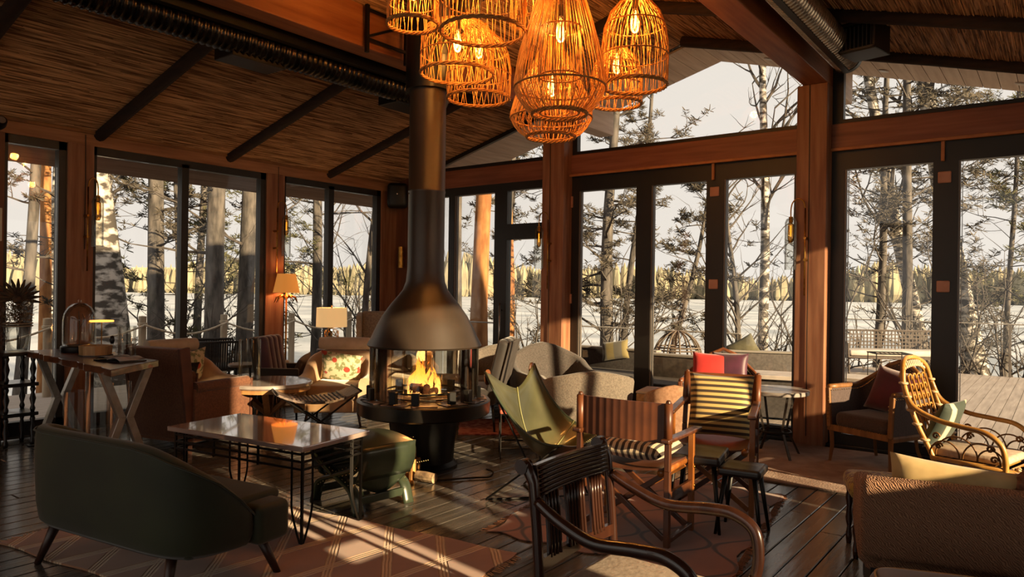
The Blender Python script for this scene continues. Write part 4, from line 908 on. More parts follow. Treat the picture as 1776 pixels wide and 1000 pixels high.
M_flor = floral('cream_floral', '#cfc3a0', '#b3402c', '#7d8458', 9)
M_gold = floral('gold_red_brocade', '#a98a3f', '#6a2b1c', '#7a5a2a', 22)
t = thing('carved_stool', 'gold and red brocade stool with turned legs half hidden by the tweed sofa', 'stool', (-.866, 4.78, 0), 20)
part('seat', G().box((0, 0, .40), (.36, .36, .12)), M_gold, t, smooth=True, bev=.05, seg=4)
for sx in (-1, 1):
    for sy in (-1, 1): part('leg', G().lathe([(.014, 0), (.02, .05), (.012, .10), (.022, .16), (.014, .22), (.024, .28), (.016, .32), (.022, .35)], 10, (sx*.14, sy*.14, 0)), M_mah, t, smooth=True)

# rattan armchair
M_rat = mat('golden_rattan', '#9a6a2c', '#c08f48', rough=.38, scale=8, stretch=(1, 1, 1), coat=.3, bump=.15)
M_rat2 = mat('rattan_binding', '#5a3a1c', '#8a5f30', rough=.5, scale=20)
t = thing('rattan_armchair', 'glossy golden rattan armchair with openwork back and scrolled arms in sunlight', 'armchair', (-.52, 6.45, 0), -104)
by = lambda z: -.20-.24*max(0, z-.36)/.65-.04*math.sin(PI*min(1, max(0, (z-.36)/.65)))
for s in (-1, 1):
    part('back_frame', G().tube(bez([(s*.22, -.16, .02), (s*.235, -.19, .30), (s*.25, by(.55), .55), (s*.255, by(.8), .80), (s*.21, by(.97), .97), (s*.10, by(1.03)-.02, 1.035), (0, by(1.05)-.02, 1.045)], 6), .019, 8), M_rat, t, smooth=True)
    part('armrest', G().tube(bez([(s*.25, by(.86), .86), (s*.27, by(.70)+.03, .70), (s*.29, -.16, .62), (s*.31, .02, .595), (s*.31, .17, .575), (s*.30, .265, .50), (s*.285, .29, .38), (s*.28, .285, .25)], 6), .019, 8), M_rat, t, smooth=True)
    part('side_rail', G().tube([(s*.27, -.2, .33), (s*.28, .29, .33)], .016, 8), M_rat, t, smooth=True)
    part('front_leg', G().tube([(s*.27, .27, .34), (s*.26, .28, .0)], .019, 8), M_rat, t, smooth=True)
    for cy, r, zz in ((-.10, .10, .36), (-.02, .14, .36), (.14, .12, .36), (.20, .085, .36)):
        part('arm_arch', G().tube([(s*.29, cy+r*math.cos(a), zz+r*1.1*math.sin(a)) for a in [PI*k/14 for k in range(15)]], .006, 6), M_rat2, t, smooth=True)
    for cy, zz in ((-.155, .50), (-.135, .43), (.20, .46), (.225, .39)):
        part('scroll', G().tube([(s*.30, cy+(.028-.0022*k)*math.cos(k*.7), zz+(.028-.0022*k)*math.sin(k*.7)) for k in range(12)], .008, 6), M_rat2, t, smooth=True)
part('back_hoop', G().tube([(x, by(.97)-.015, .90+.085*math.sqrt(max(0, 1-(x/.225)**2))) for x in [-.225+.45*k/20 for k in range(21)]], .012, 6), M_rat, t, smooth=True)
for k in range(13):
    x = -.19+.38*k/12; part('hoop_slat', G().tube([(x, by(.92)-.012, .915+.06*math.sqrt(max(0, 1-(x/.225)**2))), (x*1.0, by(1.0)-.015, .965+.06*math.sqrt(max(0, 1-(x/.25)**2)))], .008, 5), M_rat, t)
for k in range(5): 
    x = -.16+.08*k; part('back_cane', G().tube([(x, by(.42), .42), (x, by(.62), .62), (x, by(.90), .91)], .0085, 6), M_rat, t, smooth=True)
for row in range(5):
    for k in range(4):
        x = -.12+.08*k; z0 = .56+row*.078; part('back_arch', G().tube([(x+.036*math.cos(a), by(z0+.05)+.004, z0+.048*math.sin(a)) for a in [PI*q/8 for q in range(9)]], .0075, 6), M_rat, t, smooth=True)
for z in (.45, .56, .66, .76, .86):
    for s in (-1, 1): part('wrapped_ring', G().tube([(s*.25+.025*math.cos(a), by(z)+.025*math.sin(a), z) for a in [2*PI*k/10 for k in range(10)]], .011, 6, closed=True), mat('bleached_rattan', '#b99a72', '#d0b48c', rough=.5), t, smooth=True)
for k in range(9): part('seat_cane', G().tube([(-.26, -.18+k*.06, .325), (.26, -.18+k*.06, .325)], .009, 5), M_rat, t)
part('front_apron', G().tube(bez([(-.28, .28, .32), (-.2, .36, .31), (0, .43, .305), (.2, .36, .31), (.28, .28, .32)], 5), .02, 8), M_rat, t, smooth=True)
for k in range(7): part('apron_knot', G().ell((-.21+.07*k, .415-.9*(-.21+.07*k)**2*1.7, .335), (.028, .018, .018), 8, 6), mat('bleached_rattan', '#b99a72'), t, smooth=True)
place('seat_cushion', 'flat beige cushion on the seat of the rattan armchair', G().box((0, 0, 0), (.48, .52, .06)), mat('beige_canvas', '#b09a86', '#c4b09c', rough=.9, scale=30, bump=.2), (-.50, 6.46, .37), (0, 0, -104), cat='cushion', bev=.025)
o = place('banded_pillow', 'green pillow with a pale central band in the rattan armchair', G().pillow((0, 0, 0), .40, .38, .12), stripes('green_cream_band', ('#2b372c', '#c4bda0'), axis=0, scale=22, width=.2), (-.72, 6.47, .56), (-24, 0, -104))

# armchair by the back doors with the red pillow
M_slate = mat('dark_slate_fabric', '#2f2a2c', '#3e373a', rough=.8, scale=40, sheen=.3, bump=.1)
frame_armchair('studded_armchair', 'round-backed studded armchair with wood rim and red pillow behind the striped pillow', (-2.85, 7.36, 0), 196, .70, .60, .915, .62, .42, wood('reddish_wood', '#5c3220', '#84502f', .4, 2), M_slate)
place('red_pillow', 'bright red pillow in the round-backed studded armchair', G().pillow((0, 0, 0), .38, .36, .14), mat('red_fabric', '#a3150f', '#b8231a', rough=.8, sheen=.3, scale=4), (-2.97, 7.38, .72), (-14, 3, 22))
place('purple_pillow', 'plum satin pillow behind the red pillow', G().pillow((0, 0, 0), .38, .34, .12), mat('plum_satin', '#3a1026', '#4d1834', rough=.5, sheen=.4), (-2.79, 7.46, .74), (-14, 0, 12))
t = thing('pouf', 'beige square pouf by the middle folding door', 'pouf', (-3.52, 7.38, 0), 12)
part('cube', G().box((0, 0, .22), (.46, .46, .42)), mat('peach_fabric', '#a9825f', '#bf9a78', rough=.9, scale=30, bump=.1), t, smooth=True, bev=.02)
part('lid', G().box((0, 0, .44), (.465, .465, .03)), mat('pale_lid', '#c5b5ad', '#d2c3bb', rough=.7), t, smooth=True, bev=.012)
def tub(name, label, loc, rz, w, d, hb, ha, m, hs_=.40, th=.09, lm=None, seatm=None, lean=.10, e=.6, grow=.5, rr_=None):
    t = thing(name, label, 'armchair', loc, rz); P = upath(w-th, d/2, -d/2, 16, e)
    hf = lambda u: ha+(hb-ha)*(sm(.16, grow, u) if u <= .5 else 1-sm(1-grow, .84, u))
    part('shell', G().loft(shell(P, hf, .16, th, lean=lean)), m, t, smooth=True, auto=1.2)
    part('seat_cushion', G().box((0, .03, hs_-.05), (w-2*th-.0, d-th-.02, .16)), seatm or m, t, smooth=True, bev=.05, seg=4)
    part('seat_base', G().box((0, .02, .22), (w-2*th, d-th-.03, .14)), m, t, smooth=True, bev=.02)
    for sx in (-1, 1):
        for sy in (-1, 1): part('leg', G().tube([(sx*(w/2-.13), sy*(d/2-.13), .18), (sx*(w/2-.09), sy*(d/2-.08), 0)], [.02, .012], 8), lm or M_legd, t, smooth=True)
    return t
M_greyf = mat('warm_grey_fabric', '#5d554d', '#746b61', rough=.95, scale=70, bump=.25, sheen=.2)
M_greyd = mat('charcoal_fabric', '#413b38', '#514b47', rough=.95, scale=70, bump=.25, sheen=.2)
tub('tub_armchair', 'dark grey tub armchair facing the room in front of the wooden post', (-4.72, 7.06, 0), -125, .90, .82, .90, .60, M_greyd)
tub('tub_armchair', 'lighter grey tub armchair with its sunlit back to the camera', (-3.92, 6.42, 0), 42, .82, .78, .76, .62, M_greyf)
tub('low_tub_armchair', 'tan low armchair beside the beige pouf', (-3.06, 6.64, 0), 30, .46, .48, .66, .50, mat('tan_fabric', '#8e6a50', '#a37e62', rough=.9, scale=40), th=.07)
tub('tub_armchair', 'small grey tub chair glimpsed through the fireplace glass', (-5.72, 7.12, 0), -150, .66, .64, .82, .60, M_greyf)
# channelled velvet chair
M_char2 = mat('charcoal_velvet', '#17120f', '#241d1a', rough=.7, sheen=.4, scale=5)
t = thing('velvet_armchair', 'charcoal velvet high-backed chair with a pale edge seen edge-on right of the fireplace', 'armchair', (-5.22, 6.2, 0), 118)
for k in range(3): part('back_channel', G().box((-.22+.22*k, -.30, .70), (.215, .13, .62), rot=(math.radians(14), 0, 0)), M_char2, t, smooth=True, bev=.055, seg=4)
part('back_edge', G().box((0, -.375, .68), (.66, .02, .62), rot=(math.radians(14), 0, 0)), mat('dark_edge', '#35302e', '#443e3b', rough=.8), t, bev=.01)
part('seat', G().box((0, .02, .38), (.66, .62, .18)), M_char2, t, smooth=True, bev=.05, seg=4)
for s in (-1, 1):
    for q in (-1, 1): part('leg', G().tube([(s*.27, q*.25, .3), (s*.29, q*.28, 0)], [.018, .012], 8), M_black, t, smooth=True)
t = thing('patterned_ottoman', 'cream ottoman with a lozenge pattern and nailheads behind the fireplace glass', 'ottoman', (-6.12, 6.36, 0), 38)
part('upholstery', G().box((0, 0, .28), (.95, .62, .40)), diamond_mat('cream_lozenge', '#b5a883', '#d8cda9', 6., 6., w=.10, relief=.1, dist=0), t, smooth=True, bev=.06, seg=4)
for s in (-1, 1):
    for q in (-1, 1): part('leg', G().tube([(s*.4, q*.24, .1), (s*.4, q*.24, 0)], [.025, .016], 8), M_legd, t, smooth=True)
st = G()
for k in range(46): st.ell((-.44+.0195*k, -.313, .20), (.006, .006, .006), 5, 4)
part('nailheads', st, M_stud, t, kind='stuff')
# grey wingback
M_wing = mat('greige_fabric', '#7d7064', '#94877a', rough=.9, scale=50, sheen=.2)
t = thing('wingback_chair', 'tall greige wingback chair partly hidden behind the fireplace hood', 'armchair', (-7.05, 6.56, 0), -128)
part('back', G().box((0, -.30, .80), (.62, .12, .84), rot=(math.radians(8), 0, 0)), M_wing, t, smooth=True, bev=.04, seg=3)
for s in (-1, 1):
    part('wing', G().sheet(lambda u, v: (s*(.33+.03*u), -.32+.30*u*(1-.3*abs(2*v-1)), .72+.48*v-.04*u), 5, 6, .06), M_wing, t, smooth=True, auto=1)
    part('armrest', G().box((s*.34, .02, .45), (.10, .60, .40)), M_wing, t, smooth=True, bev=.04)
    for q in (-1, 1): part('leg', G().tube([(s*.28, q*.25, .25), (s*.3, q*.27, 0)], [.02, .014], 8), M_legd, t, smooth=True)
part('seat', G().box((0, .03, .36), (.58, .58, .24)), M_wing, t, smooth=True, bev=.04, seg=3)
# tan armchairs with bolsters
M_tan = mat('sand_velvet', '#a98868', '#c0a080', rough=.75, sheen=.4, scale=5, bump=.05)
def bolster_chair(label, loc, rz, pl_label, bl_label, prz):
    t = tub('bolster_armchair', label, loc, rz, .80, .80, .80, .55, M_tan, th=.12, lean=.05, e=.75, grow=.42, hs_=.42)
    a = math.radians(rz); f = V(-math.sin(a), math.cos(a), 0); c = Vector(loc)
    o = solo('bolster', bl_label, 'cushion', G().tube([(-.30, 0, 0), (-.295, 0, 0), (-.2, 0, 0), (.2, 0, 0), (.295, 0, 0), (.30, 0, 0)], [.05, .07, .075, .075, .07, .05], 16), mat('pale_sand_velvet', '#bba58b', '#cdb89f', rough=.8, sheen=.3), c-f*.37+V(0, 0, .865), rz, smooth=True, auto=.6)
    p = c-f*.17+V(0, 0, .60); return t, p
t, p = bolster_chair('sand-coloured armchair with rolled bolster and floral pillow left of the fireplace', (-6.62, 5.42, 0), -140, '', 'sand bolster on top of the armchair left of the fireplace', 0)
place('floral_pillow', 'cream pillow with red flowers in the armchair left of the fireplace', G().pillow((0, 0, 0), .48, .40, .14), M_flor, p, (-28, -8, -140))
t, p = bolster_chair('sand-coloured armchair with rolled bolster behind the brown wing chair', (-7.50, 4.15, 0), -84, '', 'pale sand bolster on the armchair behind the brown wing chair', 0)
place('floral_pillow', 'cream pillow with red flowers beside the brown wing chair', G().pillow((0, 0, 0), .42, .40, .14), M_flor, p+V(.0, .06, .03), (-20, 10, -80))
place('dark_fur_pillow', 'black fluffy pillow in front of the floral one by the brown wing chair', G().pillow((0, 0, 0), .30, .28, .12), mat('black_fluff', '#0c0806', '#1a110d', rough=1, scale=40, bump=1), p+V(.13, -.06, -.02), (-30, 0, -80))
# purple tufted armchair
M_pur = mat('aubergine_velvet', '#3c2230', '#543446', rough=.7, sheen=.5, scale=4)
t = thing('tufted_armchair', 'dark armchair with purple channel-tufted back cushion beside the drum lamp', 'armchair', (-7.22, 5.52, 0), -62) if False else thing('tufted_armchair', 'dark armchair with purple channel-tufted back cushion beside the drum lamp', 'armchair', (-7.42, 5.28, 0), -56)
part('back', G().box((0, -.26, .66), (.60, .09, .56), rot=(math.radians(10), 0, 0)), M_char2, t, smooth=True, bev=.03)
for k in range(4): part('tufted_channel', G().box((-.21+.14*k, -.165, .68), (.14, .12, .54), rot=(math.radians(10), 0, 0)), M_pur, t, smooth=True, bev=.05, seg=4)
part('seat', G().box((0, .06, .36), (.56, .50, .16)), M_pur, t, smooth=True, bev=.04, seg=3)
for s in (-1, 1):
    part('armrest', G().box((s*.31, .02, .46), (.06, .50, .26)), M_char2, t, smooth=True, bev=.02)
    for q in (-1, 1): part('leg', G().tube([(s*.26, q*.22, .29), (s*.28, q*.24, 0)], [.018, .012], 8), M_legd, t, smooth=True)
place('brown_pillow', 'small taupe pillow in the purple tufted armchair', G().pillow((0, 0, 0), .34, .32, .12), mat('taupe_fabric', '#5a483c', '#6d5a4c', rough=.9), (-7.28, 5.40, .56), (-20, 12, -56))
# brown wing chair from behind
M_bw2 = mat('rust_brown_fabric', '#5a341f', '#6c442b', rough=.85, scale=60, bump=.1, sheen=.2)
t = thing('high_back_armchair', 'rust brown high-backed armchair seen from behind between desk and marble table', 'armchair', (-6.72, 3.70, 0), 12)
part('back', G().box((0, -.34, .545), (.70, .09, .84), rot=(math.radians(7), 0, 0)), M_bw2, t, smooth=True, bev=.012)
for s in (-1, 1):
    part('back_trim', G().box((s*.365, -.34, .545), (.035, .11, .86), rot=(math.radians(7), 0, 0)), mat('brown_trim', '#4d2a1a', '#5e3522', rough=.7), t, bev=.006)
    part('arm_panel', G().box((s*.37, .03, .35), (.08, .66, .48)), M_bw2, t, smooth=True, bev=.01)
    part('arm_roll', G().tube([(s*.375, -.28, .60), (s*.375, .35, .60)], .055, 12), M_bw2, t, smooth=True, auto=.8)
    part('front_trim', G().box((s*.375, .37, .37), (.10, .025, .52)), mat('brown_trim', '#4d2a1a'), t, bev=.004)
    for q in (-1, 1): part('leg', G().box((s*.33, q*.3, .055), (.05, .05, .11)), M_legd, t)
part('seat', G().box((0, .05, .33), (.66, .62, .26)), M_bw2, t, smooth=True, bev=.03)
part('skirt', G().box((0, -.30, .13), (.70, .06, .06)), M_bw2, t)

# ================================================================== TABLES ON THE LEFT
t = thing('round_marble_table', 'round marble-topped table on crossed wooden legs between the left armchairs', 'table', (-6.50, 4.42, 0), 20)
part('table_top', G().lathe([(0, .52), (.42, .52), (.44, .535), (.44, .555), (.43, .565), (0, .565)], 48), mat('pale_grey_marble', '#8b827b', '#b5aca5', rough=.18, scale=4, detail=10, coat=.5), t, smooth=True, auto=.5)
part('apron_ring', G().lathe_open([(.40, .48), (.415, .48), (.415, .52), (.40, .52)], 40), mat('honey_oak', '#8a5f38', '#b3844f', rough=.5, scale=6), t)
for k in range(3):
    a = PI*k/3; c, s = math.cos(a), math.sin(a)
    part('crossed_leg', G().bar((.34*c, .34*s, .49), (-.26*c, -.26*s, .0), .06, .035).bar((-.34*c, -.34*s, .49), (.26*c, .26*s, .0), .06, .035), wood('oak_leg', '#6e4526', '#9a6a3e', .5, 2), t)
t = thing('leather_stool', 'curved woven dark leather stool on crossed black rods left of the hearth', 'stool', (-5.80, 4.48, 0), 62)
part('woven_seat', G().sheet(lambda u, v: ((u-.5)*.80, (v-.5)*.42, .435+.10*abs(2*u-1)**2.2), 20, 6, .02), mat('worn_dark_leather', '#4a3d37', '#6a5950', rough=.4, scale=24, kind='brick', bump=.3), t, smooth=True, auto=.8)
for k in range(13):
    x = -.24+.04*k; part('leather_strap', G().sheet(lambda u, v: (x-.014+.028*u, (v-.5)*.43, .45+.10*abs(2*x/.8)**2.2+.004*math.sin(v*20+k*PI)), 1, 12, .006), mat('leather_strap', '#5b4a42', '#75645a', rough=.4, scale=9), t, smooth=True)
for s in (-1, 1):
    part('edge_tube', G().tube([(s*.39, -.22, .535), (s*.39, .22, .535)], .011, 8), M_blackm, t, smooth=True)
    for q in (-1, 1):
        part('crossed_rod', G().tube([(s*.39, q*.20, .53), (-s*.33, q*.20, .01)], .009, 8), M_blackm, t, smooth=True)
    part('foot_tube', G().tube([(s*.33, -.21, .012), (s*.33, .21, .012)], .009, 8), M_blackm, t, smooth=True)
for q, x, y in ((0, -7.86, 5.02), (1, -7.92, 5.44)):
    t = thing('side_table', ['round wood-slab side table near the sand armchair by the left window', 'round wood-slab side table at the foot of the palm floor lamp'][q], 'table', (x, y, 0), 0)
    part('slab', G().lathe([(0, .565), (.19, .565), (.20, .575), (.20, .59), (.19, .60), (0, .60)], 24), mat('greyed_slab', '#6d5a49', '#8f7c69', rough=.5, scale=5), t, smooth=True, auto=.6)
    for k in range(3): part('leg', G().tube([(.1*math.cos(k*2.1), .1*math.sin(k*2.1), .565), (.17*math.cos(k*2.1), .17*math.sin(k*2.1), 0)], .009, 6), M_blackm, t)
# desk
t = thing('live_edge_desk', 'live-edge wooden desk on X-shaped steel legs at the left wall', 'desk', (-6.95, 2.89, 0), -4)
def edge(x): return .012*math.sin(x*9)+.008*math.sin(x*23)
part('slab', G().sheet(lambda u, v: ((u-.5)*1.84+u*(.08-.50*(v-.5)), (v-.5)*(.54+2*edge(u*3)), .865), 24, 4, .055), mat('rich_brown_slab', '#3f2113', '#6b3c1e', rough=.35, scale=4, stretch=(.5, 5, 5), detail=6, coat=.3, bump=.15), t, bev=.004, seg=1)
for s in (-1, 1):
    x = s*.78; M_st = mat('brushed_grey_steel', '#857b6e', '#a0958a', rough=.4, metal=.6, scale=10)
    for q in (-1, 1):
        part('x_leg', G().loft([[(x-.035, q*a*.85-.03, z), (x+.035, q*a*.85-.03, z), (x+.035, q*a*.85+.03, z), (x-.035, q*a*.85+.03, z)] for a, z in ((.21, .838), (.035, .44))]).loft([[(x-.035, q*a*.85-.03, z), (x+.035, q*a*.85-.03, z), (x+.035, q*a*.85+.03, z), (x-.035, q*a*.85+.03, z)] for a, z in ((.035, .44), (.21, .01))]), M_st, t, bev=.003, seg=1)
    part('foot_plate', G().box((x, 0, .006), (.09, .54, .012)), M_black, t)
DZ = .894
GL2 = glassmat('clear_glass', '#f8f8f6', .45, .015)
t = thing('glass_cloche', 'glass bell cloche on a black base on the desk', 'cloche', (-7.42, 2.98, DZ), 0)
part('base', G().lathe([(0, 0), (.15, 0), (.155, .01), (.155, .05), (.145, .06), (0, .06)], 32), M_black, t, smooth=True, auto=.5)
dome = [(.138, .06), (.14, .10), (.14, .30), (.13, .36), (.10, .42), (.06, .455), (.001, .468)]
part('glass_dome', G().lathe_open(dome+[(max(r-.004, .0005), z-.003) for r, z in reversed(dome)], 32), GL2, t, smooth=True)
part('knob', G().ell((0, 0, .48), (.014, .014, .016), 10, 8), GL2, t, smooth=True)
part('twig', G().tube(bez([(0, 0, .06), (.01, 0, .2), (-.03, .01, .3), (-.02, 0, .38)], 5), .004, 5).tube(bez([(0, 0, .22), (.05, .02, .3), (.06, 0, .36)], 5), .003, 5), M_twig, t)
t = thing('ring_lamp', 'small table lamp with a glowing disc shade beside the cloche', 'lamp', (-7.28, 3.12, DZ), 0)
part('base', G().lathe([(0, 0), (.05, 0), (.05, .012), (0, .012)], 24), M_black, t, smooth=True, auto=.5)
part('stem', G().tube([(0, 0, .01), (0, 0, .29)], .005, 8), M_brass, t)
part('disc_shade', G().lathe([(.0, .285), (.10, .285), (.105, .292), (.10, .30), (0, .30)], 32), emis('warm_disc', '#ffae4a', 2.2), t)
t = thing('wooden_box', 'light wooden eight-sided box on the desk', 'box', (-6.95, 2.93, DZ), 20)
part('box_body', G().lathe([(0, 0), (.13, 0), (.135, .09), (.12, .09), (.12, .02), (0, .02)], 8), wood('light_box_wood', '#9a7146', '#c09a68', .55, 2), t)
part('box_base', G().lathe([(0, -.0), (.14, 0), (.14, .008), (0, .008)], 8), M_legd, t)
t = thing('perfume_bottle', 'small round clear bottle with a black stopper on the desk', 'bottle', (-7.06, 3.12, DZ), 0)
part('bottle', G().lathe([(0, 0), (.035, .005), (.045, .035), (.03, .07), (.012, .08), (.012, .09), (0, .09)], 16), GL2, t, smooth=True)
part('stopper', G().lathe([(0, .09), (.014, .09), (.022, .12), (.015, .16), (0, .165)], 12), M_black, t, smooth=True)
t = thing('open_magazine', 'open dark magazine lying at the right end of the desk', 'book', (-6.32, 2.86, DZ), 8)
part('cover', G().box((0, 0, .006), (.36, .24, .010)), M_black, t)
for s in (-1, 1): part('page', G().sheet(lambda u, v: (s*(.0+.17*u), (v-.5)*.22, .016+.03*math.sin(PI*u)*(1-.4*u)), 8, 1, .004), mat('printed_page', '#3a3430', '#a89f96', rough=.5, scale=9), t, smooth=True)
def hurricane(label, loc, r, h):
    solo('glass_cylinder', label, 'vase', G().lathe_open([(r, 0), (r, h), (r-.005, h), (r-.005, .012), (.001, .012), (.001, 0)], 32), GL2, loc, smooth=True, auto=.6)
hurricane('clear glass cylinder standing on the desk left of the magazine', (-6.68, 3.08, DZ), .075, .27)
hurricane('clear glass cylinder under the desk, leftmost and lowest of the three', (-7.02, 2.80, 0), .10, .58)
hurricane('clear glass cylinder under the desk, middle and tallest of the three', (-6.72, 2.86, 0), .10, .78)
hurricane('clear glass cylinder under the desk nearest the X-shaped leg', (-6.46, 2.93, 0), .085, .70)
hurricane('tall clear glass cylinder on the round marble table', (-6.72, 4.34, .565), .11, .42)
# etagere with dried flowers
M_ebon = mat('ebony_turned_wood', '#0c0806', '#1d130d', rough=.35, coat=.3)
t = thing('etagere', 'black turned-wood shelf stand at the far left', 'shelf', (-7.93, 2.62, 0), 0)
for z in (.30, .58, .87): part('shelf_board', G().box((0, 0, z), (.34, .30, .035)), M_ebon, t, bev=.008)
for sx in (-1, 1):
    for sy in (-1, 1):
        for z0, z1 in ((0, .283), (.318, .563), (.598, .853)):
            h = z1-z0; part('turned_post', G().lathe([(.016, 0), (.024, .12*h), (.014, .25*h), (.028, .5*h), (.014, .75*h), (.024, .88*h), (.016, h)], 10, (sx*.13, sy*.11, z0)), M_ebon, t, smooth=True)
t = thing('flower_vase', 'glass vase of spiky dried flowers on the black shelf stand', 'vase', (-7.93, 2.64, .888), 0)
part('glass_vase', G().lathe_open([(.09, 0), (.10, .12), (.12, .27), (.115, .27), (.095, .12), (.085, .01), (.001, .01), (.001, 0)], 24), GL2, t, smooth=True)
for z in (.24, .265): part('rim_band', G().tube([(.121*math.cos(2*PI*k/24), .121*math.sin(2*PI*k/24), z) for k in range(24)], .006, 6, closed=True), mat('rope_band', '#9b8a72', rough=.8), t, smooth=True)
M_dry = mat('dried_brown_flower', '#2c1d13', '#5b452f', rough=.9, scale=12)
g = G(); rr = random.Random(11)
for k in range(420):
    a = rr.uniform(0, 2*PI); rad = rr.uniform(0, .13); z = rr.uniform(.27, .46); p = V(rad*math.cos(a), rad*math.sin(a), z); q = p+V(rr.uniform(-.05, .05), rr.uniform(-.05, .05), rr.uniform(-.02, .05)); g.tube([p, q], .003, 3)
part('dried_filler', g, mat('dried_beige', '#5a4937', '#8e7a5e', rough=1, scale=10), t, kind='stuff')
for k in range(13):
    a = -PI*.06+PI*1.12*k/12; d = V(math.cos(a)*.3, math.cos(a)*.93, math.sin(a)); c = V(0, 0, .50)
    part('spiky_petal', G().tube([c+d*.03, c+d*.13, c+d*.19], [.012, .017, .006], 6), M_dry, t, smooth=True)
part('seed_head', G().ell((0, 0, .49), (.05, .05, .045), 12, 8), M_dry, t, smooth=True)
for k in range(4): part('stem', G().tube([(.02*math.cos(k), .02*math.sin(k), .02), (.04*math.cos(k*2), .04*math.sin(k*2), .46)], .003, 5), M_dry, t)
t = thing('pampas_vase', 'tall dusky pampas grass bundle standing on the floor at the left edge', 'plant', (-8.0, 2.36, 0), 0)
part('pot', G().lathe([(0, 0), (.09, 0), (.12, .2), (.08, .34), (.07, .34), (.07, .3), (0, .3)], 20), M_ebon, t, smooth=True, auto=.8)
g = G()
for k in range(1500):
    a = rr.uniform(0, 2*PI); z = rr.uniform(.35, 1.30); rad = rr.uniform(0, .12)*(.35+.65*sm(.35, 1.0, z)); p = V(rad*math.cos(a)+.04*(z-.3), rad*math.sin(a)+.12*(z-.3), z); g.tube([p, p+V(rr.uniform(-.02, .03), rr.uniform(-.02, .03), rr.uniform(-.02, .09))], .0022, 3)
part('plumes', g, mat('dusky_pampas', '#5f5049', '#8f7e74', rough=1, scale=8), t, kind='stuff')
solo('switch_panel', 'pale rectangular switch panel on the wall at the far left edge', 'switch', G().box((.012, 0, 0), (.02, .09, .32)), mat('ivory_plastic', '#cfc3ae', rough=.4), (XL+.005, 2.535, 2.1), bev=.006)
t = thing('spotlight', 'small black round spotlight under the cove at the far left', 'lamp', (XL+.1, 2.52, 3.06), 0)
part('housing', G().lathe([(0, -.05), (.05, -.05), (.06, .0), (.05, .06), (0, .065)], 20, rot=(0, math.radians(70), 0)), M_black, t, smooth=True, auto=.7)
part('lens', G().lathe([(0, .066), (.035, .066), (.035, .07), (0, .07)], 16, rot=(0, math.radians(70), 0)), mat('lens', '#8d7f73', rough=.2), t)
# ================================================================== LAMPS
M_shade = None
def shade_mat(name, c, e, s):
    m = mat(name, c, rough=.9, emit=e, es=s); return m
t = thing('drum_lamp', 'lit table lamp with cream drum shade on a quilted glass base', 'lamp', (-7.50, 6.02, .74), 0)
part('lamp_shade', G().lathe_open([(.195, .285), (.19, .53), (.187, .53), (.192, .285)], 48), shade_mat('lit_cream_shade', '#e6c9a0', '#f0bd7a', .6), t, smooth=True, auto=.6)
part('glass_body', G().lathe([(0, 0), (.075, 0), (.085, .03), (.085, .24), (.05, .26), (.03, .27), (0, .27)], 24), GL2, t, smooth=True, auto=.6)
for k in range(10):
    for s in (-1, 1): part('brass_lattice', G().tube([(.088*math.cos(2*PI*k/10+s*q*.16), .088*math.sin(2*PI*k/10+s*q*.16), .01+.0225*q) for q in range(11)], .0035, 4), M_brass, t)
part('finial', G().tube([(0, 0, .26), (0, 0, .555)], .006, 8).ell((0, 0, .555), (.012, .012, .012), 8, 6), M_brass, t, smooth=True)
t2 = thing('pedestal_table', 'small dark round table under the drum lamp', 'table', (-7.50, 6.02, 0), 0)
part('top', G().lathe([(0, .71), (.18, .71), (.185, .725), (.18, .74), (0, .74)], 32), M_legd, t2, smooth=True, auto=.5); part('column', G().lathe([(.13, 0), (.13, .02), (.03, .06), (.02, .3), (.03, .6), (.05, .71)], 16), M_legd, t2, smooth=True)
t = thing('palm_floor_lamp', 'lit floor lamp with tapered shade and brass palm leaves at the left wall post', 'lamp', (-7.93, 5.50, 0), 0) if False else thing('palm_floor_lamp', 'lit floor lamp with tapered shade and brass palm leaves at the left wall post', 'lamp', (-8.02, 5.70, 0), 0)
part('base', G().lathe([(0, 0), (.14, 0), (.14, .015), (.02, .03), (0, .03)], 32), M_brass, t, smooth=True, auto=.5)
part('pole', G().tube([(0, 0, .02), (0, 0, 1.46)], .012, 10), M_brass, t, smooth=True)
part('lamp_shade', G().lathe_open([(.168, 1.455), (.115, 1.70), (.111, 1.70), (.164, 1.455)], 40), shade_mat('lit_amber_shade', '#d79a58', '#e58f3c', .5), t, smooth=True, auto=.6)
for k in range(9):
    a = 2*PI*k/9; c, s = math.cos(a), math.sin(a); part('palm_leaf', G().tube([(0, 0, 1.37), (.06*c, .06*s, 1.42), (.12*c, .12*s, 1.39), (.15*c, .15*s, 1.32)], [.006, .016, .012, .002], 5, flat=.3), M_brass, t, smooth=True)
def plight(name, loc, e, c=(1, .55, .22), r=.03):
    l = bpy.data.lights.new(name, 'POINT'); l.energy = e; l.color = c; l.shadow_soft_size = r; o = bpy.data.objects.new(name, l); COL.objects.link(o); o.location = loc
plight('floor_lamp_light', (-8.02, 5.70, 1.56), 5); plight('drum_lamp_light', (-7.50, 6.02, 1.12), 5)
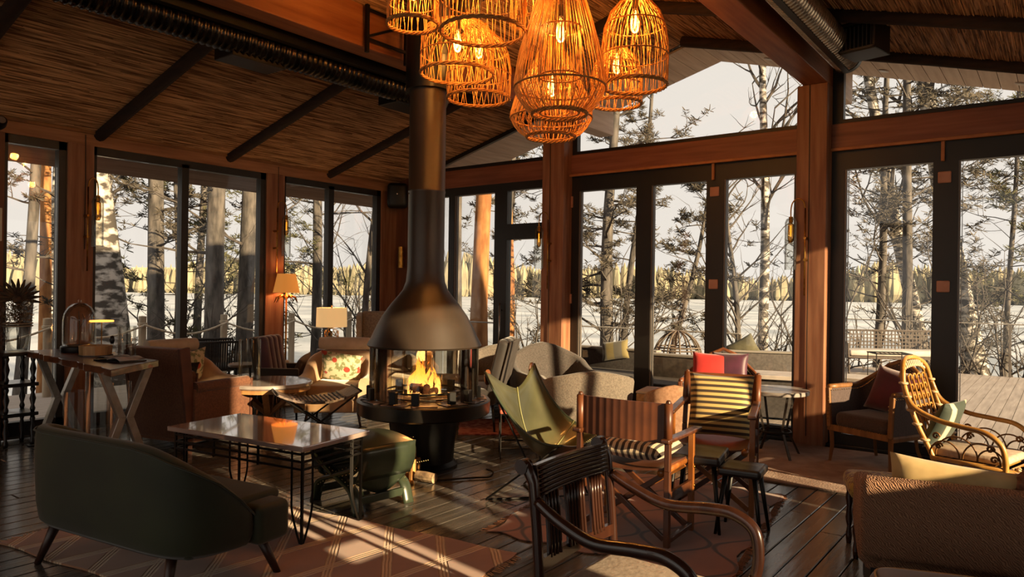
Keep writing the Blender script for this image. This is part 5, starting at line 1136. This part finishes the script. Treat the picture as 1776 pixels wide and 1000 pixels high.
# glass tube wall lamps
M_amber = emis('amber_filament', '#ffb040', 3.)
GLA = glassmat('amber_glass', '#d9b98a', .8, .06)
def wall_lamp(label, base, d, side):   # base point on the wall, d: outward normal, side: direction the arc reaches
    t = thing('glass_tube_lamp', label, 'lamp', base, 0); d = Vector(d); s = Vector(side); f = d*.07
    part('wall_rod', G().tube([f+V(0, 0, -.58), f+V(0, 0, .30)], .008, 8), M_brass, t, smooth=True)
    part('arc', G().tube(bez([f+V(0, 0, .30), f+s*.02+V(0, 0, .37), f+s*.07+V(0, 0, .40), f+s*.12+V(0, 0, .37), f+s*.14+V(0, 0, .30), f+s*.14+V(0, 0, .20)], 4), .007, 8), M_brass, t, smooth=True)
    for z in (-.22, .0): part('fixing', G().tube([V(0, 0, z), f+d*.012+V(0, 0, z)], .014, 10), M_brass, t, smooth=True, auto=.6)
    c = f+s*.14
    pr = [(.02, .21), (.045, .195), (.058, .16), (.058, -.32), (.055, -.32), (.055, .155), (.043, .19), (.02, .205)]
    part('glass_tube', G().lathe_open(pr, 24, c), GL2, t, smooth=True, auto=.8)
    part('amber_glass', G().lathe([(.012, .16), (.03, .14), (.032, .0), (.022, -.04), (.0, -.045)], 16, c), GLA, t, smooth=True)
    part('cap', G().lathe([(0, .22), (.02, .22), (.022, .16), (0, .16)], 16, c), M_brass, t, smooth=True, auto=.6)
    part('filament', G().tube([c+V(0, 0, .13), c+V(0, 0, .02)], .007, 6), M_amber, t)
wall_lamp('brass and glass tube lamp on the post right of the narrow left window', (XL+.005, 3.33, 2.25), (1, 0, 0), (0, .7, 0))
wall_lamp('brass and glass tube lamp on the post above the palm floor lamp', (XL+.005, 5.62, 2.25), (1, 0, 0), (0, 1, 0))
wall_lamp('brass and glass tube lamp left of the post by the glazed door', (-5.22, YB-.20, 2.13), (0, -1, 0), (-1, 0, 0))
wall_lamp('brass and glass tube lamp on the post between the folding doors', (-2.08, YB-.20, 2.10), (0, -1, 0), (-1, 0, 0))
solo('sconce', 'short brass cylinder sconce in the back left corner', 'lamp', G().tube([(0, 0, -.16), (0, 0, .16)], .045, 20).box((0, .05, 0), (.03, .06, .05)), M_brass, (-8.0, YB-.15, 2.0), smooth=True, auto=.6)
t = thing('speaker', 'black loudspeaker high in the back left corner', 'speaker', (-8.0, 7.62, 2.92), 45)
part('cabinet', G().box((0, 0, 0), (.30, .20, .38)), M_black, t, bev=.06, seg=4, smooth=True)
part('badge', G().ell((.0, -.102, .02), (.012, .004, .012), 8, 6), mat('steel', '#b5b0aa'), t)
# ================================================================== PENDANT CLUSTER
M_wick = mat('orange_rattan_strand', '#cf9144', '#e6b062', rough=.6, scale=20)
M_wickd = mat('braided_rattan_rim', '#a06c38', '#c4904e', rough=.7, scale=30, bump=.3)
M_bulbg = glassmat('bulb_glass', '#ffe2b0', .8, .05)
BLB = emis('bulb_filament', '#ffcf7a', 14)
Fv = Vector((-math.sin(math.radians(37.3)), math.cos(math.radians(37.3)), 0)); Rv = Vector((math.cos(math.radians(37.3)), math.sin(math.radians(37.3)), 0))
def pendant(label, loc, prof, n, twist, rings, bulb, seed, inner=None, bottom_weave=True, e=15.):
    """prof: list of (radius, z) from top down to the rim, z relative to loc"""
    t = thing('rattan_pendant', label, 'pendant lamp', loc, 0, None); rr = random.Random(seed)
    zs = [p[1] for p in prof]
    def at(u):
        x = u*(len(prof)-1); i = min(int(x), len(prof)-2); f = x-i; a, b = prof[i], prof[i+1]; return a[0]+(b[0]-a[0])*f, a[1]+(b[1]-a[1])*f
    g = G(); m = 18
    for fam in (1, -1):
        for k in range(n):
            a0 = 2*PI*(k+rr.uniform(-.3, .3))/n+fam*.1; tw = fam*twist*rr.uniform(.6, 1.3); pts = []
            for q in range(m+1):
                r, z = at(q/m); a = a0+tw*(q/m); r2 = r+rr.uniform(-.003, .003)*(1 if fam > 0 else 1)+fam*.0015; pts.append((r2*math.cos(a), r2*math.sin(a), z))
            g.tube(pts, .0028, 3)
    part('woven_strands', g, M_wick, t, kind='stuff')
    for i, (r, z, th) in enumerate(rings):
        if th > .008:
            for q in range(3): part('rim_braid', G().tube([((r+.006*math.cos(10*PI*2*k/80+q*2.09))*math.cos(2*PI*k/80), (r+.006*math.cos(10*PI*2*k/80+q*2.09))*math.sin(2*PI*k/80), z+.009*math.sin(10*PI*2*k/80+q*2.09)) for k in range(80)], th*.62, 5, closed=True), M_wickd, t, smooth=True)
        else: part('hoop', G().tube([(r*math.cos(2*PI*k/48), r*math.sin(2*PI*k/48), z) for k in range(48)], th, 5, closed=True), M_wickd, t, smooth=True)
    if inner:
        g = G(); r, z0, z1 = inner
        for k in range(46):
            a = 2*PI*k/46; g.tube([(r*math.cos(a), r*math.sin(a), z0), (r*math.cos(a+.05), r*math.sin(a+.05), z1)], .0028, 3)
        part('inner_strands', g, M_wick, t, kind='stuff')
        for z in (z0, z1): part('hoop', G().tube([(r*math.cos(2*PI*k/40), r*math.sin(2*PI*k/40), z) for k in range(40)], .006, 5, closed=True), M_wickd, t, smooth=True)
    top = prof[0][1]; zb = bulb; ceil = zc(loc[0])-loc[2]
    part('cord', G().tube([(0, 0, zb+.16), (0, 0, ceil-.02)], .004, 6), M_black, t)
    part('socket', G().lathe([(0, .08), (.018, .08), (.02, .16), (0, .17)], 12, (0, 0, zb)), M_black, t, smooth=True, auto=.6)
    part('bulb', G().lathe([(.012, .08), (.03, .03), (.045, -.03), (.04, -.07), (.02, -.095), (.0, -.10)], 16, (0, 0, zb)), M_bulbg, t, smooth=True)
    part('filament', G().tube([(.0, 0, zb+.05), (.012, 0, zb-.02), (-.01, 0, zb-.06)], .006, 5).tube([(0, .01, zb+.04), (0, -.012, zb-.05)], .005, 5), BLB, t)
    l = bpy.data.lights.new('bulb_light', 'POINT'); l.energy = e; l.color = (1, .50, .14); l.shadow_soft_size = .05; o = bpy.data.objects.new('bulb_light', l); COL.objects.link(o); o.location = (loc[0], loc[1], loc[2]+zb-.0)
def ploc(px, py, d): # world point from the calibrated sight line, evaluated once
    return None
def dome(R, h): return [(R*.08, h), (R*.45, h*.93), (R*.75, h*.80), (R*.93, h*.62), (R*1.0, h*.42), (R*1.0, h*.2), (R*.98, 0)]
def bell(R, h): return [(R*.10, h), (R*.5, h*.95), (R*.85, h*.85), (R*.97, h*.70), (R, h*.4), (R, 0)]
def tear(R, h, rb, hb): return [(R*.18, h), (R*.40, h*.75), (R*.66, h*.5), (R*.88, h*.27), (R*1.0, h*.06), (R, 0), (R*.93, -hb*.35), (R*.78, -hb*.75), (rb, -hb)]
for a in PENDANTS:
    lab, loc, kind, R, h, n, tw, extra = a
    if kind == 'dome': pendant(lab, loc, dome(R, h), n, tw, [(R*.98, 0, .012), (R*1.01, h*.32, .005), (R*.9, h*.66, .005)], h*.72, int(R*1000))
    elif kind == 'bell': pendant(lab, loc, bell(R, h), n, tw, [(R, 0, .012), (R*1.01, h*.35, .005)], h*.62, int(R*1000)+7)
    else:
        rb, hb = extra; pendant(lab, loc, tear(R, h, rb, hb), n, tw, [(R*1.005, .0, .0075), (rb, -hb, .011), (rb*.72, -hb+.005, .006)], h*.42, int(R*1000)+3, inner=(R*.46, h*.08, h*.42))
# ================================================================== DUCTS AND TRUSS
M_duct = mat('ribbed_silver_duct', '#1b1a19', '#45423f', rough=.25, metal=.95, scale=9, stretch=(1, 1, 1), bump=.4)
M_duct2 = mat('bright_ribbed_duct', '#aaa59e', '#d5d0c8', rough=.24, metal=.85, scale=9, bump=.4)
def duct(label, x, z, r, y0, y1, m, ends=True):
    t = thing('ventilation_duct', label, 'duct', (x, y0, z), 0); n = int((y1-y0)/.014); prof = []; 
    for k in range(n+1): prof.append((r+.009*math.sin(k*PI/2), k*.014))
    g = G(); rings = [[(q*math.cos(2*PI*i/20), z_, q*math.sin(2*PI*i/20)) for i in range(20)] for q, z_ in prof]; g.loft(rings)
    part('ribbed_tube', g, m, t, smooth=True); return t
t = duct('long dark ribbed ventilation duct along the left ceiling beam', -5.50, 3.60, .125, -1., 5.62, M_duct)
part('hanging_rail', G().b2((.15, 0, .02), (.22, 6.6, .13)), M_black, t); part('silver_seam', G().tube([(-.125, 0, -.06), (-.125, 6.6, -.06)], .012, 6), mat('silver_seam', '#b5afa8', rough=.3, metal=1), t)
for y in (4.60, 6.45): 
    part('outlet_box', G().box((-.12, y-.0, -.10), (.28, .52, .10)), M_black, t, bev=.01)
part('end_cap', G().tube([(0, 6.62, 0), (0, 6.86, 0)], .13, 24), mat('smooth_grey_duct', '#6f6b67', rough=.4, metal=.7), t, smooth=True, auto=.6)
t = duct('bright ribbed ventilation duct beside the right ceiling beam', -1.62, 3.72, .125, 3.6, 7.15, M_duct2)
part('black_strap', G().b2((-.02, 0, -.136), (.03, 3.55, -.12)), M_black, t); part('end_disc', G().tube([(0, 3.54, 0), (0, 3.60, 0)], .135, 24), M_black, t, smooth=True, auto=.6)
t = thing('air_outlet', 'black box air outlet with a louvred grille beside the right duct', 'vent', (-1.38, 6.75, 3.66), -12)
part('housing', G().box((0, 0, .06), (.30, .30, .26)), M_black, t, bev=.006)
for k in range(8): part('louvre', G().box((-.12+.034*k, -.158, .05), (.008, .02, .18), rot=(0, 0, .5)), mat('grey_louvre', '#57504a', rough=.4, metal=.5), t)
part('grille_frame', G().b2((-.15, -.17, -.06), (-.135, -.15, .17)).b2((.135, -.17, -.06), (.15, -.15, .17)).b2((-.15, -.17, -.06), (.15, -.15, -.045)).b2((-.15, -.17, .155), (.15, -.15, .17)), mat('grey_louvre', '#57504a'), t)
t = thing('steel_bracket', 'black steel lattice bracket fixed to the left beam by the flue', 'bracket', (-4.88, 4.26, 0), 0)
for y in (0, .47): part('upright', G().b2((-.015, y-.015, 3.60), (.015, y+.015, 4.02)), M_blackm, t)
for z in (3.72, 3.98): part('crossbar', G().b2((-.012, 0, z-.012), (.012, .47, z+.012)), M_blackm, t)
part('diagonal', G().bar((0, 0, 3.74), (0, .47, 3.96), .022), M_blackm, t)
# ================================================================== TERRACE FURNITURE AND RAILINGS
M_lrope = mat('pale_rope', '#a89a86', '#c4b8a4', rough=.9, scale=40)
M_rpost = wood('pale_rail_post', '#8d7f6b', '#b3a58e', .8, 2)
RPY = [1.4, 2.7, 4.0, 5.27, 6.59, 7.9, 9.2]
for i, y in enumerate(RPY):
    lab = ['first', 'second', 'third', 'fourth', 'fifth', 'sixth', 'corner'][i]
    t = thing('rail_post', 'pale round %s rope-railing post from the near end of the left terrace' % lab, 'post', (-10.95, y, -.005), 0, 'rope railing posts')
    part('post', G().lathe([(.055, 0), (.055, .92), (.07, .93), (.07, .96), (.055, .97), (.055, 1.06), (0, 1.07)], 16), M_rpost, t, smooth=True, auto=.6)
for i in range(len(RPY)-1):
    a, b = RPY[i], RPY[i+1]
    t = solo('railing_rope', 'pale rope sagging between the %s and next post of the left terrace' % ['first', 'second', 'third', 'fourth', 'fifth', 'sixth'][i], 'rope', G().tube([(-10.95+.075, a+(b-a)*k/12, .93-.16*math.sin(PI*k/12)) for k in range(13)], .015, 6), M_lrope, group='rope railing ropes', smooth=True)
def wire_rail(label, pts, z, posts):
    t = thing('wire_railing', label, 'railing', (pts[0][0], pts[0][1], -.005), 0); o = V(pts[0][0], pts[0][1], -.005)
    for zz in z: part('rail_wire', G().tube([V(a, b, zz)-o for a, b in pts], .012, 6), mat('grey_wire', '#8f8980', '#a8a299', rough=.5), t)
    for a, b in posts: part('post', G().b2((a-o.x-.02, b-o.y-.02, 0), (a-o.x+.02, b-o.y+.02, z[0]+.0)), mat('grey_rail_post', '#6d655c', rough=.6), t)
wire_rail('thin grey rail behind the terrace sofas', [(-7.1, 10.98), (-3.95, 10.98)], [.90], [(-7.1, 10.98), (-5.6, 10.98), (-3.95, 10.98)])
wire_rail('thin grey rail beyond the wicker bench', [(-3.8, 16.7), (1.5, 16.7)], [1.0], [(-3.8, 16.7), (-2.3, 16.7), (-.8, 16.7), (.7, 16.7)])
wire_rail('thin grey rail across the terrace outside the glazed door', [(-10.9, 9.32), (-7.2, 9.32)], [.98], [(-9.2, 9.32), (-7.25, 9.32)])
# dark rope chair on the left terrace
M_dk = mat('dark_rope', '#1e1916', '#332b26', rough=.8, scale=30)
t = thing('rope_chair', 'dark rope terrace chair outside the second left window', 'chair', (-9.75, 5.75, -.005), -20)
P = upath(.66, .3, -.3, 14, .7)
part('top_rail', G().tube([p+V(0, 0, .74) for p in P], .018, 8), M_dk, t, smooth=True); part('lower_rail', G().tube([p*.9+V(0, 0, .36) for p in P], .018, 8), M_dk, t, smooth=True)
for i in range(len(P)-1):
    for f in (0, .33, .66):
        a = P[i].lerp(P[i+1], f); part('rope_strand', G().tube([a+V(0, 0, .74), a*.95+V(0, 0, .55), a*.9+V(.02, 0, .36)], .011, 5), M_dk, t)
part('seat', G().box((0, .0, .36), (.58, .56, .07)), M_dk, t, smooth=True, bev=.03)
for s in (-1, 1):
    for q in (-1, 1): part('leg', G().tube([(s*.24, q*.22, .34), (s*.28, q*.27, 0)], [.018, .014], 8), M_dk, t)
def lounge(name, label, loc, rz, w, m, pil=()):
    t = thing(name, label, 'sofa', loc, rz)
    part('back', G().box((0, -.36, .42), (w, .14, .50)), m, t, smooth=True, bev=.03, seg=3); part('seat', G().box((0, .04, .28), (w, .76, .22)), m, t, smooth=True, bev=.03, seg=3)
    part('top_rail', G().box((0, -.36, .685), (w+.02, .16, .03)), mat('weathered_grey_rail', '#8b857d', rough=.7), t, bev=.005)
    part('plinth', G().box((0, 0, .09), (w-.1, .7, .17)), M_black, t)
M_out = mat('shaded_grey_outdoor', '#3a3634', '#494442', rough=.9, scale=30)  # fabric darkened, the terrace shade is put into its colour
lounge('terrace_sofa', 'shade-darkened grey terrace sofa behind the first folding door leaf', (-5.35, 9.15, -.005), 180, 1.5, M_out)
place('yellow_pillow', 'grey and yellow striped pillow on the terrace sofa behind the first door leaf', G().pillow((0, 0, 0), .42, .28, .12), stripes('grey_yellow', ('#57544b', '#766a40'), axis=0, scale=26), (-5.25, 9.42, .66), (14, 10, 190))
lounge('terrace_sofa', 'brown terrace sofa behind the second folding door leaf under the egg chair', (-3.95, 8.75, -.005), 182, 1.25, mat('shaded_brown_outdoor', '#3a3029', '#4b3f35', rough=.8, scale=20))  # brown darkened to carry the shade
lounge('terrace_sofa', 'grey terrace sofa behind the third folding door leaf', (-3.3, 10.3, -.005), 200, 1.7, mat('shaded_light_grey_outdoor', '#514c49', '#625c58', rough=.9, scale=30))  # grey darkened to carry the shade
place('sage_pillow', 'sage and grey pillow on the sofa behind the third door leaf', G().pillow((0, 0, 0), .46, .36, .14), mat('sage_fabric', '#4d4a3a', '#65614a', rough=.9), (-3.75, 10.55, .68), (16, 30, 200))
t = thing('terrace_table', 'pale square terrace table behind the striped pillow', 'table', (-2.75, 9.2, -.005), 15)
part('top', G().box((0, 0, .52), (.9, .6, .05)), mat('pale_terrace_table', '#a49a92', '#b8aea6', rough=.6), t, bev=.008)
part('box_base', G().box((0, 0, .26), (.8, .5, .46)), M_out, t, bev=.01)
# egg chair: dome of bent canes
M_cane = mat('grey_brown_cane', '#4e443b', '#6b5e52', rough=.7, scale=20)
t = thing('egg_chair', 'domed openwork cane chair outside the second folding door leaf', 'chair', (-4.55, 10.05, -.005), 0)
for k in range(6):
    a = PI*k/6; part('cane_rib', G().tube([(.36*math.cos(b)*math.cos(a), .36*math.cos(b)*math.sin(a), .52+.44*math.sin(b)) for b in [PI*q/16 for q in range(17)]], .013, 6), M_cane, t, smooth=True)
for zz, r in ((.52, .36), (.68, .335), (.72, .32)): part('cane_hoop', G().tube([(r*math.cos(2*PI*k/32), r*math.sin(2*PI*k/32), zz) for k in range(32)], .012, 6, closed=True), M_cane, t, smooth=True)
part('seat_bowl', G().lathe([(.0, .28), (.2, .30), (.33, .42), (.36, .52), (.34, .52), (.31, .44), (.19, .33), (0, .31)], 24), M_cane, t, smooth=True)
for k in range(4): part('leg', G().tube([(.2*math.cos(k*PI/2+.4), .2*math.sin(k*PI/2+.4), .32), (.28*math.cos(k*PI/2+.4), .28*math.sin(k*PI/2+.4), 0)], .014, 6), M_cane, t)
# wicker bench with cushion and wire table
M_wkr = mat('grey_wicker', '#433b35', '#5a5049', rough=.8, scale=30)
t = thing('wicker_bench', 'openwork grey wicker bench with a long pale cushion on the far terrace', 'bench', (-2.55, 15.35, -.005), 180+33)
part('frame', G().tube([(-.95, -.30, 0), (-.98, -.34, .84), (.98, -.34, .84), (.95, -.30, 0)], .022, 6), M_wkr, t)
for k in range(30): x = -.95+1.9*k/29; part('wicker_upright', G().bar((x, -.33, .46), (x, -.34, .84), .022, .012, up=(0, 1, 0)), M_wkr, t)
for k in range(6): z = .48+.07*k; part('wicker_strip', G().bar((-.96, -.335, z), (.96, -.335, z), .012, .022), M_wkr, t)
for s in (-1, 1):
    part('arm_frame', G().tube([(s*.97, -.32, .80), (s*.99, .0, .70), (s*.97, .32, .62), (s*.95, .34, 0)], .02, 6), M_wkr, t, smooth=True)
    for k in range(6): y = -.26+.1*k; part('arm_strip', G().tube([(s*.98, y, .44), (s*.98, y, .76-.13*k/5)], .012, 5), M_wkr, t)
part('seat_deck', G().box((0, 0, .36), (1.92, .66, .05)), M_wkr, t, bev=.005)
for k in range(7): part('under_arch', G().tube([(-.8+.27*k+.13*math.cos(b), .33, .12+.2*math.sin(b)) for b in [PI*q/8 for q in range(9)]], .010, 5), M_wkr, t)
solo('bench_cushion', 'long pale grey cushion on the wicker bench', 'cushion', G().box((0, 0, .44), (1.86, .62, .11)), mat('pale_grey_canvas', '#b0a89f', '#c4bcb3', rough=.9), (-2.55, 15.35, -.005), 213, smooth=True, bev=.04, seg=3)
t = thing('wire_table', 'small black wire table in front of the wicker bench', 'table', (-2.45, 14.3, -.005), 30)
part('top_frame', G().tube([(-.3, -.22, .5), (.3, -.22, .5), (.3, .22, .5), (-.3, .22, .5)], .012, 5, closed=True), M_blackm, t)
for k in range(9): part('top_wire', G().bar((-.3+.075*k, -.22, .5), (-.3+.075*k, .22, .5), .008), M_blackm, t)
for s in (-1, 1):
    for q in (-1, 1): part('leg', G().bar((s*.29, q*.21, .5), (s*.29, q*.21, 0), .014), M_blackm, t)
t = thing('wooden_planter', 'low amber wooden box bench outside the right folding door', 'bench', (-1.95, 10.6, -.005), 0)
part('box', G().box((0, 0, .19), (1.0, .5, .38)), wood('amber_planter', '#7a4b26', '#a86f3c', .6, 0), t, bev=.01); part('lid', G().box((0, 0, .41), (1.06, .56, .05)), mat('sunlit_lid', '#a59a8e', '#bab0a5', rough=.6), t, bev=.006)  # lid paler than the box, sun on its top put into the colour

t = thing('wire_stool', 'thin black wire-frame stool with a red woven pad behind the butterfly chair', 'stool', (-4.02, 5.42, 0), 40)
part('woven_pad', G().box((0, 0, .43), (.38, .38, .035)), mat('red_woven_pad', '#7a2a20', '#b0604a', rough=.9, scale=16, kind='voronoi', ramp=(.3, .6)), t, bev=.01)
for s in (-1, 1):
    for q in (-1, 1): part('leg', G().tube([(s*.18, q*.18, .415), (s*.18, q*.18, 0)], .007, 6), M_blackm, t)
for z in (.10, .405): part('wire_frame', G().tube([(-.18, -.18, z), (.18, -.18, z), (.18, .18, z), (-.18, .18, z)], .006, 5, closed=True), M_blackm, t)

# ================================================================== FINE PIECES BELONG TO THE PART THEY SIT ON
OWN = {'filament': 'bulb', 'rail_tie': 'rails', 'brass_bolt': 'front_leg', 'wrapped_ring': 'back_frame', 'scroll': 'armrest', 'nailheads': 'upholstered_shell', 'nail_row': 'side_drop',
       'nails': 'curved_leg', 'foot_plate': 'x_leg', 'rim_band': 'glass_vase', 'lens': 'housing', 'stopper': 'bottle', 'louvre': 'grille_frame', 'reeding': 'crest_rail', 'page': 'cover',
       'rivet': 'flue_pipe', 'seam': 'leather_sling', 'lacing': 'leather_sling', 'edge_binding': 'leather_sling', 'hoop_slat': 'back_hoop', 'apron_knot': 'front_apron', 'badge': 'cabinet', 'finial': 'glass_body', 'brass_lattice': 'glass_body', 'amber_glass': 'glass_tube'}
base = lambda o: o.name.split('.')[0]
def mid(o):
    vs = list(o.data.vertices); n = max(1, len(vs)//40); q = [v.co for v in vs[::n]]; return sum(q, Vector())/len(q)
for root in [o for o in COL.objects if o.type == 'EMPTY']:
    kids = [c for c in root.children if c.type == 'MESH']
    for c in kids:
        w = OWN.get(base(c))
        if w:
            ts = [k for k in kids if base(k) == w]
            if ts:
                m = mid(c); b = min(ts, key=lambda k: (mid(k)-m).length)
                if b.matrix_basis == Matrix.Identity(4): c.parent = b
